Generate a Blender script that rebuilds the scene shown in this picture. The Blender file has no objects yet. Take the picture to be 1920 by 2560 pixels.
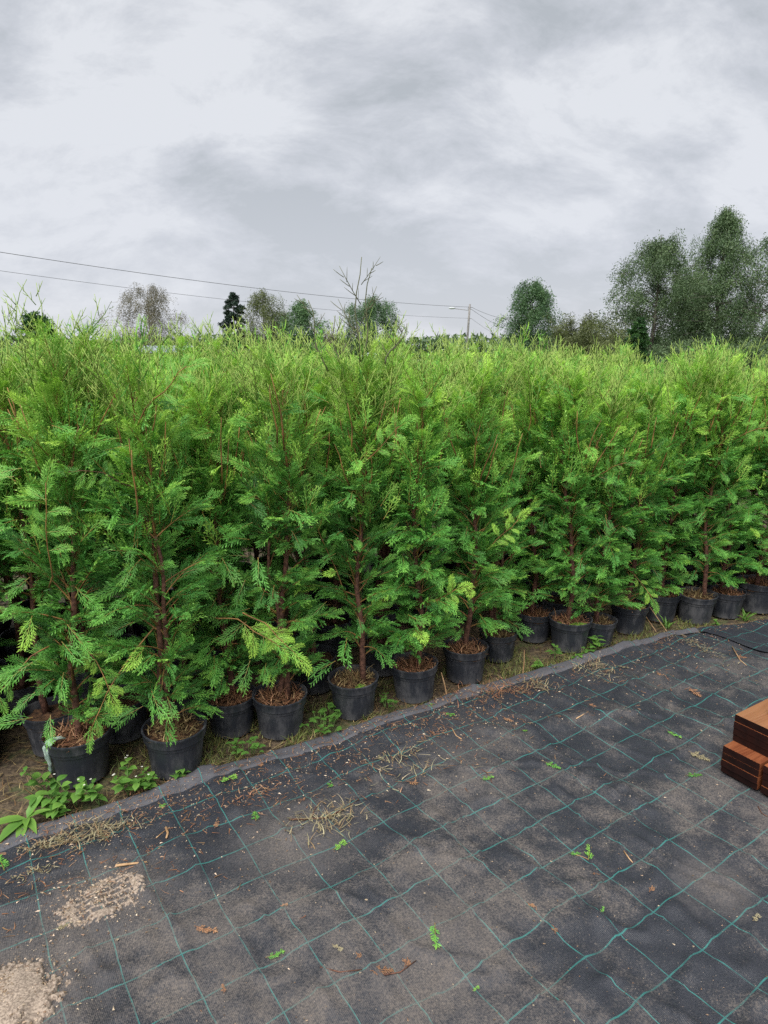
import bpy, math, random
import numpy as np
from mathutils import Vector, Matrix, noise as mnoise

# ------------------------------------------------------------------ camera, world, sun, exposure
sc = bpy.context.scene
col = sc.collection
cam_d = bpy.data.cameras.new("camera")
cam_d.sensor_fit = 'HORIZONTAL'; cam_d.sensor_width = 36.0
cam_d.lens = 36.0 * 1684.0 / 1920.0
cam_d.clip_start = 0.05; cam_d.clip_end = 3000
cam = bpy.data.objects.new("camera", cam_d); col.objects.link(cam)
cam.location = (0, 0, 1.6)
cam.rotation_euler = (math.pi / 2 - 0.2337, 0, 0)
sc.camera = cam

CLOUD = 0.250
SUN_EL, SUN_AZ = math.radians(58), math.radians(205)      # azimuth from +Y clockwise
w = bpy.data.worlds.new("World"); sc.world = w; w.use_nodes = True
nt = w.node_tree; nt.nodes.clear()
def N(t, kind, **kw):
    n = t.nodes.new(kind)
    for k, v in kw.items():
        if k.startswith('_'): n.inputs[int(k[1:])].default_value = v
        else: setattr(n, k, v)
    return n
def LK(t, a, b): t.links.new(a, b)
def MATH(t, op, a, b=None, clamp=False):
    n = t.nodes.new('ShaderNodeMath'); n.operation = op; n.use_clamp = clamp
    for i, v in enumerate((a, b)):
        if v is None: continue
        if isinstance(v, (int, float)): n.inputs[i].default_value = v
        else: t.links.new(v, n.inputs[i])
    return n.outputs[0]
def MAPR(t, v, a, b, c=0.0, d=1.0, smooth=True):
    n = t.nodes.new('ShaderNodeMapRange'); n.interpolation_type = 'SMOOTHSTEP' if smooth else 'LINEAR'
    t.links.new(v, n.inputs[0])
    for i, x in zip((1, 2, 3, 4), (a, b, c, d)): n.inputs[i].default_value = x
    return n.outputs[0]
def MIXC(t, f, a, b, mode='MIX'):
    n = t.nodes.new('ShaderNodeMix'); n.data_type = 'RGBA'; n.blend_type = mode
    if isinstance(f, (int, float)): n.inputs[0].default_value = f
    else: t.links.new(f, n.inputs[0])
    for i, v in ((6, a), (7, b)):
        if isinstance(v, tuple): n.inputs[i].default_value = (*v[:3], 1)
        else: t.links.new(v, n.inputs[i])
    return n.outputs[2]

sky = N(nt, 'ShaderNodeTexSky', sky_type='NISHITA', sun_disc=False, sun_elevation=SUN_EL, sun_rotation=SUN_AZ)
tc = N(nt, 'ShaderNodeTexCoord')
sep = N(nt, 'ShaderNodeSeparateXYZ'); LK(nt, tc.outputs['Generated'], sep.inputs[0])
den = MATH(nt, 'ADD', MATH(nt, 'MAXIMUM', sep.outputs[2], 0.0), 0.62)
px_ = MATH(nt, 'DIVIDE', sep.outputs[0], den); py_ = MATH(nt, 'DIVIDE', sep.outputs[1], den)
cmb = N(nt, 'ShaderNodeCombineXYZ'); LK(nt, px_, cmb.inputs[0]); LK(nt, py_, cmb.inputs[1])
# cloud deck: stretched along one diagonal
mp = N(nt, 'ShaderNodeMapping'); mp.inputs['Rotation'].default_value = (0, 0, math.radians(-32)); mp.inputs['Scale'].default_value = (1.35, 2.2, 1)
mp.inputs['Location'].default_value = (3.35, 1.72, 0)
LK(nt, cmb.outputs[0], mp.inputs[0])
n1 = N(nt, 'ShaderNodeTexNoise'); n1.inputs['Scale'].default_value = 1.35; n1.inputs['Detail'].default_value = 7; n1.inputs['Roughness'].default_value = 0.5; n1.inputs['Distortion'].default_value = 0.35
n2 = N(nt, 'ShaderNodeTexNoise'); n2.inputs['Scale'].default_value = 3.6; n2.inputs['Detail'].default_value = 8; n2.inputs['Roughness'].default_value = 0.66; n2.inputs['Distortion'].default_value = 0.25
LK(nt, mp.outputs[0], n1.inputs['Vector']); LK(nt, mp.outputs[0], n2.inputs['Vector'])
cl = MATH(nt, 'ADD', MATH(nt, 'MULTIPLY', n1.outputs[0], 0.58), MATH(nt, 'MULTIPLY', n2.outputs[0], 0.42))
ramp = N(nt, 'ShaderNodeValToRGB')
LK(nt, cl, ramp.inputs[0])
els = ramp.color_ramp.elements
els[0].position = 0.425; els[0].color = (0.48, 0.512, 0.55, 1)
els[1].position = 0.565; els[1].color = (0.775, 0.795, 0.835, 1)
e = els.new(0.49); e.color = (0.605, 0.63, 0.68, 1)
# the deck brightens a little towards the horizon
hz = MAPR(nt, sep.outputs[2], 0.0, 0.35, 0.5, 0.0)
cloudc = MIXC(nt, hz, ramp.outputs[0], (0.735, 0.75, 0.82))
bg1 = N(nt, 'ShaderNodeBackground'); LK(nt, sky.outputs[0], bg1.inputs[0]); bg1.inputs[1].default_value = 0.05
bg2 = N(nt, 'ShaderNodeBackground'); LK(nt, cloudc, bg2.inputs[0]); bg2.inputs[1].default_value = CLOUD
mx = N(nt, 'ShaderNodeMixShader'); mx.inputs[0].default_value = 0.96
LK(nt, bg1.outputs[0], mx.inputs[1]); LK(nt, bg2.outputs[0], mx.inputs[2])
wo = N(nt, 'ShaderNodeOutputWorld'); LK(nt, mx.outputs[0], wo.inputs[0])

sd = bpy.data.lights.new("sun", 'SUN'); sd.energy = 1.5; sd.angle = math.radians(55); sd.color = (1.0, 0.975, 0.94)
sun = bpy.data.objects.new("sun", sd); col.objects.link(sun)
sun_dir = Vector((math.sin(SUN_AZ) * math.cos(SUN_EL), math.cos(SUN_AZ) * math.cos(SUN_EL), math.sin(SUN_EL)))
sun.rotation_euler = sun_dir.to_track_quat('Z', 'Y').to_euler()
sun.location = sun_dir * 60

vs = sc.view_settings
vs.view_transform = 'Standard'; vs.look = 'None'; vs.gamma = 1; vs.exposure = 2.0; vs.use_curve_mapping = False
sc.cycles.use_denoising = False
sc.cycles.max_bounces = 6; sc.cycles.diffuse_bounces = 4; sc.cycles.transmission_bounces = 4; sc.cycles.transparent_max_bounces = 4
sc.cycles.caustics_reflective = False; sc.cycles.caustics_refractive = False

# ------------------------------------------------------------------ helpers
rnd = random.Random(11)
rg = np.random.default_rng(7)
def tag(o, label=None, cat=None, group=None, kind=None):
    if label: o['label'] = label
    if cat: o['category'] = cat
    if group: o['group'] = group
    if kind: o['kind'] = kind
    return o
def link(name, me, parent=None, mat=None):
    o = bpy.data.objects.new(name, me); col.objects.link(o)
    if mat is not None and me is not None and not me.materials: me.materials.append(mat)
    if parent is not None: o.parent = parent
    return o
def empty(name, loc=(0, 0, 0), rz=0):
    o = bpy.data.objects.new(name, None); col.objects.link(o)
    o.empty_display_size = 0.1; o.location = loc; o.rotation_euler = (0, 0, rz); return o
def mesh_np(name, V, T, smooth=False, tone=None, uv=None):
    V = np.asarray(V, np.float32); T = np.asarray(T, np.int32)
    k = T.shape[1]
    me = bpy.data.meshes.new(name)
    me.vertices.add(len(V)); me.vertices.foreach_set("co", V.ravel())
    me.loops.add(T.size); me.loops.foreach_set("vertex_index", T.ravel())
    me.polygons.add(len(T)); me.polygons.foreach_set("loop_start", np.arange(0, T.size, k, dtype=np.int32))
    me.polygons.foreach_set("use_smooth", np.full(len(T), smooth, bool))
    me.update(calc_edges=True)
    if tone is not None:
        a = me.attributes.new("tone", 'FLOAT_COLOR', 'POINT')
        c = np.ones((len(V), 4), np.float32); c[:, :3] = tone
        a.data.foreach_set("color", c.ravel())
    if uv is not None:
        l = me.uv_layers.new(name="grid")
        l.data.foreach_set("uv", np.asarray(uv, np.float32)[T.ravel()].ravel())
    return me
class MB:
    """collects pieces (verts, faces) into one mesh"""
    def __init__(s): s.v = []; s.f = []; s.m = []
    def add(s, V, F, m=0):
        b = len(s.v); s.v += [tuple(map(float, p)) for p in V]; s.f += [tuple(b + i for i in q) for q in F]; s.m += [m] * len(F)
    def box(s, c, d, rz=0, m=0):
        c = Vector(c); R = Matrix.Rotation(rz, 3, 'Z')
        P = [c + R @ Vector((x * d[0] / 2, y * d[1] / 2, z * d[2] / 2)) for x in (-1, 1) for y in (-1, 1) for z in (-1, 1)]
        s.add(P, [(0, 1, 3, 2), (4, 6, 7, 5), (0, 4, 5, 1), (2, 3, 7, 6), (0, 2, 6, 4), (1, 5, 7, 3)], m)
    def tube(s, pts, r, n=7, cap=True, m=0):
        pts = [Vector(p) for p in pts]; rs = r if isinstance(r, (list, tuple)) else [r] * len(pts)
        V = []; F = []
        ref = Vector((0.31, 0.17, 0.93))
        for i, p in enumerate(pts):
            d = (pts[min(i + 1, len(pts) - 1)] - pts[max(i - 1, 0)]).normalized()
            if abs(d.dot(ref)) > 0.97: ref = Vector((1, 0, 0.1))
            a = d.cross(ref).normalized(); b = d.cross(a)
            for k in range(n):
                t = 2 * math.pi * k / n
                V.append(p + (a * math.cos(t) + b * math.sin(t)) * rs[i])
        for i in range(len(pts) - 1):
            for k in range(n):
                F.append((i * n + k, i * n + (k + 1) % n, (i + 1) * n + (k + 1) % n, (i + 1) * n + k))
        if cap:
            F.append(tuple(range(n))[::-1]); F.append(tuple((len(pts) - 1) * n + k for k in range(n)))
        s.add(V, F, m)
    def lathe(s, prof, n=32, m=0):
        V = []; F = []
        for (r, z) in prof:
            for k in range(n):
                t = 2 * math.pi * k / n; V.append((r * math.cos(t), r * math.sin(t), z))
        for i in range(len(prof) - 1):
            for k in range(n):
                F.append((i * n + k, i * n + (k + 1) % n, (i + 1) * n + (k + 1) % n, (i + 1) * n + k))
        s.add(V, F, m)
    def mesh(s, name, smooth=False, mats=()):
        me = bpy.data.meshes.new(name); me.from_pydata(s.v, [], s.f)
        me.polygons.foreach_set("use_smooth", [smooth] * len(s.f))
        if mats:
            for q in mats: me.materials.append(q)
            me.polygons.foreach_set("material_index", s.m)
        me.update(); return me
    def obj(s, name, mat=None, parent=None, smooth=False, mats=()):
        return link(name, s.mesh(name, smooth, mats), parent, mat)

def vnoise(x, y, seed=0):
    xi = np.floor(x).astype(np.int64); yi = np.floor(y).astype(np.int64); fx = x - xi; fy = y - yi
    fx = fx * fx * fx * (fx * (fx * 6 - 15) + 10); fy = fy * fy * fy * (fy * (fy * 6 - 15) + 10)
    def h(a, b):
        n = (a * 374761393 + b * 668265263 + seed * 2147483647) & 0xffffffff
        n = ((n ^ (n >> 13)) * 1274126177) & 0xffffffff
        return ((n ^ (n >> 16)) & 0xffff) / 65535.0
    return (h(xi, yi) * (1 - fx) + h(xi + 1, yi) * fx) * (1 - fy) + (h(xi, yi + 1) * (1 - fx) + h(xi + 1, yi + 1) * fx) * fy
def fbm(x, y, oct=4, seed=0):
    s = 0; a = 0.5; t = 0
    for o in range(oct):
        s = s + a * vnoise(x * 2 ** o + 17.3 * o, y * 2 ** o + 9.1 * o, seed + o); t += a; a *= 0.5
    return s / t

# ------------------------------------------------------------------ materials
def mat_new(name):
    m = bpy.data.materials.new(name); m.use_nodes = True; t = m.node_tree
    b = t.nodes['Principled BSDF']; return m, t, b
def simple(name, c1, c2, scale=20, rough=0.8, bump=0.0, detail=5, spec=0.3, metal=0.0, obj_rand=0.0):
    m, t, b = mat_new(name)
    co = N(t, 'ShaderNodeTexCoord')
    n = N(t, 'ShaderNodeTexNoise'); n.inputs['Scale'].default_value = scale; n.inputs['Detail'].default_value = detail; n.inputs['Roughness'].default_value = 0.6
    LK(t, co.outputs['Object'], n.inputs['Vector'])
    f = MAPR(t, n.outputs[0], 0.35, 0.65)
    c = MIXC(t, f, c1, c2)
    if obj_rand:
        oi = N(t, 'ShaderNodeObjectInfo')
        hs = N(t, 'ShaderNodeHueSaturation'); LK(t, c, hs.inputs['Color'])
        LK(t, MAPR(t, oi.outputs['Random'], 0, 1, 1 - obj_rand, 1 + obj_rand, False), hs.inputs['Value']); c = hs.outputs[0]
    LK(t, c, b.inputs['Base Color'])
    b.inputs['Roughness'].default_value = rough; b.inputs['Specular IOR Level'].default_value = spec; b.inputs['Metallic'].default_value = metal
    if bump:
        bp = N(t, 'ShaderNodeBump'); bp.inputs['Strength'].default_value = 0.6; bp.inputs['Distance'].default_value = bump
        LK(t, n.outputs[0], bp.inputs['Height']); LK(t, bp.outputs[0], b.inputs['Normal'])
    return m
def leaf_mat(name, dark, mid, bright, wood=(0.20, 0.095, 0.035), trans=0.3, rough=0.5, rand=0.12):
    """colour by the attribute tone: x = new growth, y = twig, z = random"""
    m, t, b = mat_new(name)
    at = N(t, 'ShaderNodeAttribute', attribute_name='tone')
    s = N(t, 'ShaderNodeSeparateColor'); LK(t, at.outputs['Color'], s.inputs[0])
    c = MIXC(t, MAPR(t, s.outputs[0], 0.0, 0.5, 0, 1, False), dark, mid)
    c = MIXC(t, MAPR(t, s.outputs[0], 0.5, 1.0, 0, 1, False), c, bright)
    oi = N(t, 'ShaderNodeObjectInfo')
    hs = N(t, 'ShaderNodeHueSaturation'); LK(t, c, hs.inputs['Color'])
    v = MATH(t, 'ADD', MAPR(t, s.outputs[2], 0, 1, 0.72, 1.25, False), MAPR(t, oi.outputs['Random'], 0, 1, -rand, rand, False))
    LK(t, v, hs.inputs['Value'])
    LK(t, MAPR(t, s.outputs[2], 0, 1, 0.515, 0.49, False), hs.inputs['Hue'])
    c = MIXC(t, s.outputs[1], hs.outputs[0], wood)
    LK(t, c, b.inputs['Base Color']); b.inputs['Roughness'].default_value = rough; b.inputs['Specular IOR Level'].default_value = 0.35
    tr = N(t, 'ShaderNodeBsdfTranslucent'); LK(t, MIXC(t, 0.5, c, (0.9, 1.0, 0.5), 'MULTIPLY'), tr.inputs[0])
    mxs = N(t, 'ShaderNodeMixShader'); mxs.inputs[0].default_value = trans
    out = t.nodes['Material Output']
    LK(t, b.outputs[0], mxs.inputs[1]); LK(t, tr.outputs[0], mxs.inputs[2]); LK(t, mxs.outputs[0], out.inputs[0])
    return m

M = {}
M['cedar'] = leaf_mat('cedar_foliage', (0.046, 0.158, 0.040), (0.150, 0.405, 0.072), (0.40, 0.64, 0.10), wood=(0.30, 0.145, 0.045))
M['bark'] = simple('cedar_bark', (0.055, 0.026, 0.018), (0.15, 0.072, 0.048), 60, 0.85, 0.004)
M['twig'] = simple('young_twig', (0.13, 0.065, 0.028), (0.30, 0.165, 0.055), 14, 0.7)
M['whip_dark'] = simple('dark_leader', (0.085, 0.095, 0.05), (0.15, 0.15, 0.08), 30, 0.7)
M['whip'] = simple('bare_leader', (0.17, 0.28, 0.055), (0.32, 0.42, 0.10), 30, 0.7)
M['soil'] = simple('potting_soil', (0.022, 0.013, 0.009), (0.12, 0.062, 0.032), 55, 0.95, 0.008)
M['needle_litter'] = simple('dry_scales', (0.20, 0.085, 0.035), (0.42, 0.23, 0.10), 25, 0.85, obj_rand=0.1)
M['moss'] = simple('moss', (0.045, 0.12, 0.012), (0.14, 0.27, 0.03), 90, 0.9, 0.006)
M['weed'] = leaf_mat('weed_leaf', (0.04, 0.105, 0.025), (0.09, 0.21, 0.04), (0.17, 0.32, 0.055), wood=(0.16, 0.24, 0.07), trans=0.3, rand=0.15)
M['bigleaf'] = leaf_mat('broad_tree_leaf', (0.055, 0.095, 0.045), (0.105, 0.165, 0.075), (0.18, 0.245, 0.11), wood=(0.10, 0.085, 0.07), trans=0.25)
M['birchleaf'] = leaf_mat('birch_leaf', (0.095, 0.085, 0.055), (0.17, 0.15, 0.10), (0.27, 0.24, 0.16), wood=(0.14, 0.10, 0.08), trans=0.25)
M['greenleaf'] = leaf_mat('fresh_tree_leaf', (0.045, 0.095, 0.042), (0.09, 0.17, 0.072), (0.16, 0.25, 0.11), wood=(0.10, 0.085, 0.07), trans=0.25)
M['oliveleaf'] = leaf_mat('olive_bush_leaf', (0.065, 0.082, 0.032), (0.125, 0.15, 0.055), (0.20, 0.22, 0.09), wood=(0.14, 0.10, 0.05), trans=0.25)
M['spruceleaf'] = leaf_mat('spruce_needle', (0.012, 0.028, 0.022), (0.03, 0.055, 0.04), (0.06, 0.09, 0.06), wood=(0.06, 0.045, 0.035), trans=0.1)
M['conifer'] = leaf_mat('small_conifer_leaf', (0.015, 0.05, 0.015), (0.04, 0.11, 0.025), (0.08, 0.17, 0.04), trans=0.15)
M['treebark'] = simple('grey_bark', (0.05, 0.042, 0.035), (0.16, 0.14, 0.12), 4, 0.9)
M['birchbark'] = simple('white_birch_bark', (0.10, 0.09, 0.08), (0.48, 0.46, 0.43), 3, 0.85)
M['straw'] = leaf_mat('dry_straw', (0.07, 0.045, 0.02), (0.20, 0.14, 0.06), (0.38, 0.30, 0.14), wood=(0.16, 0.09, 0.04), trans=0.15, rough=0.8)
M['grass'] = leaf_mat('short_grass', (0.07, 0.10, 0.02), (0.15, 0.19, 0.045), (0.30, 0.30, 0.10), trans=0.25)
M['dry'] = leaf_mat('dried_sprig', (0.16, 0.075, 0.04), (0.30, 0.15, 0.08), (0.46, 0.27, 0.15), wood=(0.22, 0.10, 0.05), trans=0.15, rough=0.7)
M['tan'] = leaf_mat('withered_leaf', (0.15, 0.13, 0.07), (0.27, 0.23, 0.13), (0.42, 0.37, 0.24), wood=(0.25, 0.17, 0.09), trans=0.15, rough=0.7)
M['stick'] = simple('stripped_stick', (0.26, 0.15, 0.07), (0.48, 0.31, 0.17), 30, 0.75)
M['white'] = simple('flower_white', (0.7, 0.7, 0.62), (0.8, 0.8, 0.7), 30, 0.6)
M['chip'] = simple('debris_specks', (0.20, 0.14, 0.09), (0.52, 0.40, 0.28), 9, 0.85)
M['gravel'] = simple('sand_grains', (0.22, 0.16, 0.10), (0.50, 0.40, 0.29), 45, 0.9)
M['sheet_metal'] = simple('pale_sheet_metal', (0.20, 0.235, 0.265), (0.27, 0.31, 0.34), 2, 0.6)
M['house'] = simple('pale_boards', (0.42, 0.43, 0.41), (0.55, 0.55, 0.52), 2, 0.8)
M['glass'] = simple('dark_glass', (0.03, 0.04, 0.05), (0.05, 0.06, 0.07), 2, 0.1)
M['pole'] = simple('weathered_pole', (0.14, 0.135, 0.13), (0.24, 0.23, 0.22), 6, 0.85)
M['wire'] = simple('cable_black', (0.06, 0.06, 0.065), (0.09, 0.09, 0.095), 3, 0.6)
M['lamp'] = simple('lamp_grey', (0.38, 0.40, 0.41), (0.48, 0.50, 0.51), 8, 0.5)
M['orange'] = simple('orange_plastic', (0.75, 0.20, 0.01), (0.80, 0.24, 0.02), 8, 0.3, spec=0.5)
M['rag'] = simple('grey_green_rag', (0.20, 0.28, 0.24), (0.36, 0.44, 0.38), 60, 0.85, 0.004)

def pot_material():
    m, t, b = mat_new('black_pot_plastic')
    co = N(t, 'ShaderNodeTexCoord'); oi = N(t, 'ShaderNodeObjectInfo')
    ad = N(t, 'ShaderNodeVectorMath', operation='ADD'); LK(t, co.outputs['Object'], ad.inputs[0])
    sc_ = N(t, 'ShaderNodeVectorMath', operation='SCALE'); LK(t, oi.outputs['Location'], sc_.inputs[0]); sc_.inputs['Scale'].default_value = 3.7
    LK(t, sc_.outputs[0], ad.inputs[1])
    mp = N(t, 'ShaderNodeMapping'); mp.inputs['Scale'].default_value = (1, 1, 0.35); LK(t, ad.outputs[0], mp.inputs[0])
    n = N(t, 'ShaderNodeTexNoise'); n.inputs['Scale'].default_value = 16; n.inputs['Detail'].default_value = 8; n.inputs['Roughness'].default_value = 0.7
    LK(t, mp.outputs[0], n.inputs['Vector'])
    n2 = N(t, 'ShaderNodeTexNoise'); n2.inputs['Scale'].default_value = 190; n2.inputs['Detail'].default_value = 2
    LK(t, ad.outputs[0], n2.inputs['Vector'])
    dust = MAPR(t, n.outputs[0], 0.42, 0.72, 0, 0.75)
    sp = N(t, 'ShaderNodeSeparateXYZ'); LK(t, co.outputs['Object'], sp.inputs[0])
    splash = MATH(t, 'MULTIPLY', MAPR(t, sp.outputs[2], 0.0, 0.07, 1.0, 0.0), MAPR(t, n.outputs[0], 0.35, 0.6))
    f = MATH(t, 'MAXIMUM', dust, MATH(t, 'MULTIPLY', splash, 0.8))
    c = MIXC(t, f, (0.020, 0.023, 0.030), (0.095, 0.094, 0.098))
    c = MIXC(t, MAPR(t, n2.outputs[0], 0.72, 0.78, 0, 0.5), c, (0.25, 0.22, 0.19))
    LK(t, c, b.inputs['Base Color'])
    LK(t, MAPR(t, f, 0, 0.6, 0.42, 0.75), b.inputs['Roughness'])
    bp = N(t, 'ShaderNodeBump'); bp.inputs['Strength'].default_value = 0.25; bp.inputs['Distance'].default_value = 0.002
    LK(t, n.outputs[0], bp.inputs['Height']); LK(t, bp.outputs[0], b.inputs['Normal'])
    return m
M['pot'] = pot_material()

def fabric_material(name, hem=False, clean=0.0, seed=0.0):
    m, t, b = mat_new(name)
    uv = N(t, 'ShaderNodeUVMap', uv_map='grid')
    su = N(t, 'ShaderNodeSeparateXYZ'); LK(t, uv.outputs[0], su.inputs[0])
    geo = N(t, 'ShaderNodeNewGeometry')
    def noise(scale, detail=4, rough=0.55, off=0.0):
        mpn = N(t, 'ShaderNodeMapping'); mpn.inputs['Location'].default_value = (off + seed, off * 0.7, 0); LK(t, geo.outputs['Position'], mpn.inputs[0])
        n = N(t, 'ShaderNodeTexNoise'); n.inputs['Scale'].default_value = scale; n.inputs['Detail'].default_value = detail; n.inputs['Roughness'].default_value = rough
        LK(t, mpn.outputs[0], n.inputs['Vector']); return n.outputs[0]
    def line(u, w):
        d = MATH(t, 'ABSOLUTE', MATH(t, 'SUBTRACT', MATH(t, 'FRACT', MATH(t, 'ADD', u, 0.5)), 0.5))
        return MAPR(t, d, w * 0.5, w * 1.2, 1, 0)
    big = noise(1.3, 3, 0.5, 4.0); mid = noise(7, 9, 0.75, 2.0); fine = noise(170, 4, 0.8); speck = noise(330, 1, 0.5, 7.0); vf = noise(420, 2, 0.5, 1.0)
    dust = MATH(t, 'MULTIPLY', MAPR(t, MATH(t, 'ADD', MATH(t, 'ADD', MATH(t, 'MULTIPLY', big, 0.52), MATH(t, 'MULTIPLY', mid, 0.48)), MATH(t, 'MULTIPLY', MATH(t, 'SUBTRACT', fine, 0.5), 0.30)), 0.44 + clean, 0.60 + clean), 1.0)
    ej_ = N(t, 'ShaderNodeAttribute', attribute_name='edge'); dust = MATH(t, 'MULTIPLY', dust, MAPR(t, ej_.outputs['Fac'], 0.15, 0.65, 0.15, 1.0))
    for cx_, cy_, r0_, r1_ in ((-0.84, 1.68, 0.08, 0.26), (-0.98, 1.33, 0.12, 0.36), (1.02, 1.75, 0.0, 0.16), (-0.30, 1.95, 0.0, 0.3)):
        dv = N(t, 'ShaderNodeVectorMath', operation='DISTANCE'); LK(t, geo.outputs['Position'], dv.inputs[0]); dv.inputs[1].default_value = (cx_, cy_, 0.01)
        dd_ = MATH(t, 'ADD', dv.outputs[1 if len(dv.outputs) > 1 else 0], MATH(t, 'MULTIPLY', MATH(t, 'SUBTRACT', mid, 0.5), 0.5))
        dust = MATH(t, 'MAXIMUM', dust, MAPR(t, dd_, r0_, r1_, 1.25, 0.0))
    grain = MAPR(t, fine, 0.40, 0.62, 0.35, 1.0)
    # woven threads
    wv = N(t, 'ShaderNodeTexWave', wave_type='BANDS', bands_direction='X'); wv.inputs['Scale'].default_value = 11.0; wv.inputs['Distortion'].default_value = 1.2; wv.inputs['Detail'].default_value = 1.5
    LK(t, uv.outputs[0], wv.inputs['Vector'])
    base = MIXC(t, MAPR(t, wv.outputs[0], 0.2, 0.8), (0.009, 0.011, 0.016), (0.021, 0.024, 0.033))
    base = MIXC(t, MAPR(t, vf, 0.35, 0.65, 0, 0.35), base, (0.075, 0.077, 0.088))
    if hem: base = MIXC(t, 0.80, base, (0.086, 0.085, 0.096))
    if not hem:
        lv = line(su.outputs[1], 0.0165); lu = line(su.outputs[0], 0.0125)
        dash = MAPR(t, wv.outputs[0], 0.3, 0.7, 0.55, 1.0)
        lv2 = MATH(t, 'MULTIPLY', lv, MAPR(t, mid, 0.38, 0.62, 0.9, 0.3))
        wear = noise(9, 4, 0.7, 11.0)
        lines = MATH(t, 'MAXIMUM', lv2, MATH(t, 'MULTIPLY', lu, MAPR(t, wear, 0.36, 0.6, 0.25, 0.9)))
        nz = noise(60, 2, 0.5, 3.0)
        lcol = MIXC(t, nz, (0.018, 0.13, 0.12), (0.05, 0.22, 0.20))
    else:
        lines = MATH(t, 'MULTIPLY', line(su.outputs[0], 0.011), 0.85); lcol = (0.03, 0.20, 0.18)
    c = MIXC(t, lines, base, lcol)
    dcol = MIXC(t, MAPR(t, mid, 0.35, 0.65), (0.105, 0.095, 0.092), (0.20, 0.168, 0.142))
    amt = MATH(t, 'MULTIPLY', MATH(t, 'MULTIPLY', dust, grain), 0.35 if hem else 0.62)
    c = MIXC(t, amt, c, dcol)
    c = MIXC(t, MATH(t, 'MULTIPLY', MAPR(t, speck, 0.70, 0.78), MAPR(t, mid, 0.35, 0.65, 0.25, 0.8)), c, (0.40, 0.33, 0.26))
    LK(t, c, b.inputs['Base Color'])
    LK(t, MAPR(t, amt, 0, 0.5, 0.42 if not hem else 0.62, 0.9), b.inputs['Roughness'])
    b.inputs['Specular IOR Level'].default_value = 0.35
    bp = N(t, 'ShaderNodeBump'); bp.inputs['Strength'].default_value = 0.5; bp.inputs['Distance'].default_value = 0.004
    h = MATH(t, 'ADD', MATH(t, 'MULTIPLY', fine, 0.8), MATH(t, 'MULTIPLY', wv.outputs[0], 0.25))
    LK(t, h, bp.inputs['Height']); LK(t, bp.outputs[0], b.inputs['Normal'])
    return m
M['fabric'] = fabric_material('woven_ground_cover')
M['fabric2'] = fabric_material('woven_ground_cover_clean', clean=0.07, seed=3.0)
M['hem'] = fabric_material('ground_cover_hem', hem=True)

# ------------------------------------------------------------------ ground and fabric
EI = np.array([0.8302, 0.5574]); EJ = np.array([0.5574, -0.8302]); ORG = np.array([0.1529, 1.5884])
CI, CJ = 0.1488, 0.1518
EDGE = np.array([(-3.6, 0.45), (-2.4, 1.25), (-1.6, 1.765), (-1.293, 1.95), (-0.977, 2.141), (-0.642, 2.367), (-0.349, 2.529), (0.043, 2.751), (0.268, 2.90), (0.758, 3.157),
                 (1.007, 3.289), (1.321, 3.471), (1.767, 3.673), (2.331, 3.842), (3.2, 4.12), (4.4, 4.6), (6.5, 5.5)])
def to_ij(p): d = p - ORG; return d @ EI, d @ EJ
ei, ej = to_ij(EDGE)
def edge_j(i):
    return np.interp(i, ei, ej)
def to_xy(i, j): return ORG[0] + i * EI[0] + j * EJ[0], ORG[1] + i * EI[1] + j * EJ[1]
def fabric_z(i, j, v):
    """height of the cloth: broad undulation, folds running with the edge, small wrinkles; v = distance from the edge"""
    z = 0.026 * (fbm(i * 1.9, j * 2.3, 3, 3) - 0.5) + 0.024 * (fbm(i * 5.5, j * 5.1, 3, 13) - 0.5) + 0.006 * (fbm(i * 15, j * 13, 2, 14) - 0.5)
    z = z + 0.030 * (fbm(i * 1.8 + 5, (v + 0.06 * fbm(i * 2, j * 2, 2, 9)) * 8, 3, 21) - 0.5) * np.exp(-v / 0.55)
    rd = 1 - np.abs(2 * fbm(i * 2.4 + 2.2, j * 3.0 + i * 1.5, 3, 31) - 1)
    z = z + 0.022 * np.clip(rd - 0.90, 0, 1) * 10 * 0.5
    rd2 = 1 - np.abs(2 * fbm(i * 4.4 + 7.2, j * 2.0 - i * 1.1, 3, 41) - 1)
    z = z + 0.022 * np.clip(rd2 - 0.92, 0, 1) * 12 * 0.5
    # fold at the left
    z = z + 0.022 * np.exp(-((v - 0.30 - 0.05 * np.sin(i * 5)) / 0.035) ** 2) * np.clip((-0.75 - i) * 3, 0, 1)
    return z + 0.012
def cloth_obj(P, Q, UV, E_, mat):
    me = mesh_np('ground_fabric', P, Q, True, uv=UV); a_ = me.attributes.new('edge', 'FLOAT', 'POINT'); a_.data.foreach_set('value', np.asarray(E_, np.float32))
    return link('ground_fabric', me, None, mat)
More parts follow.
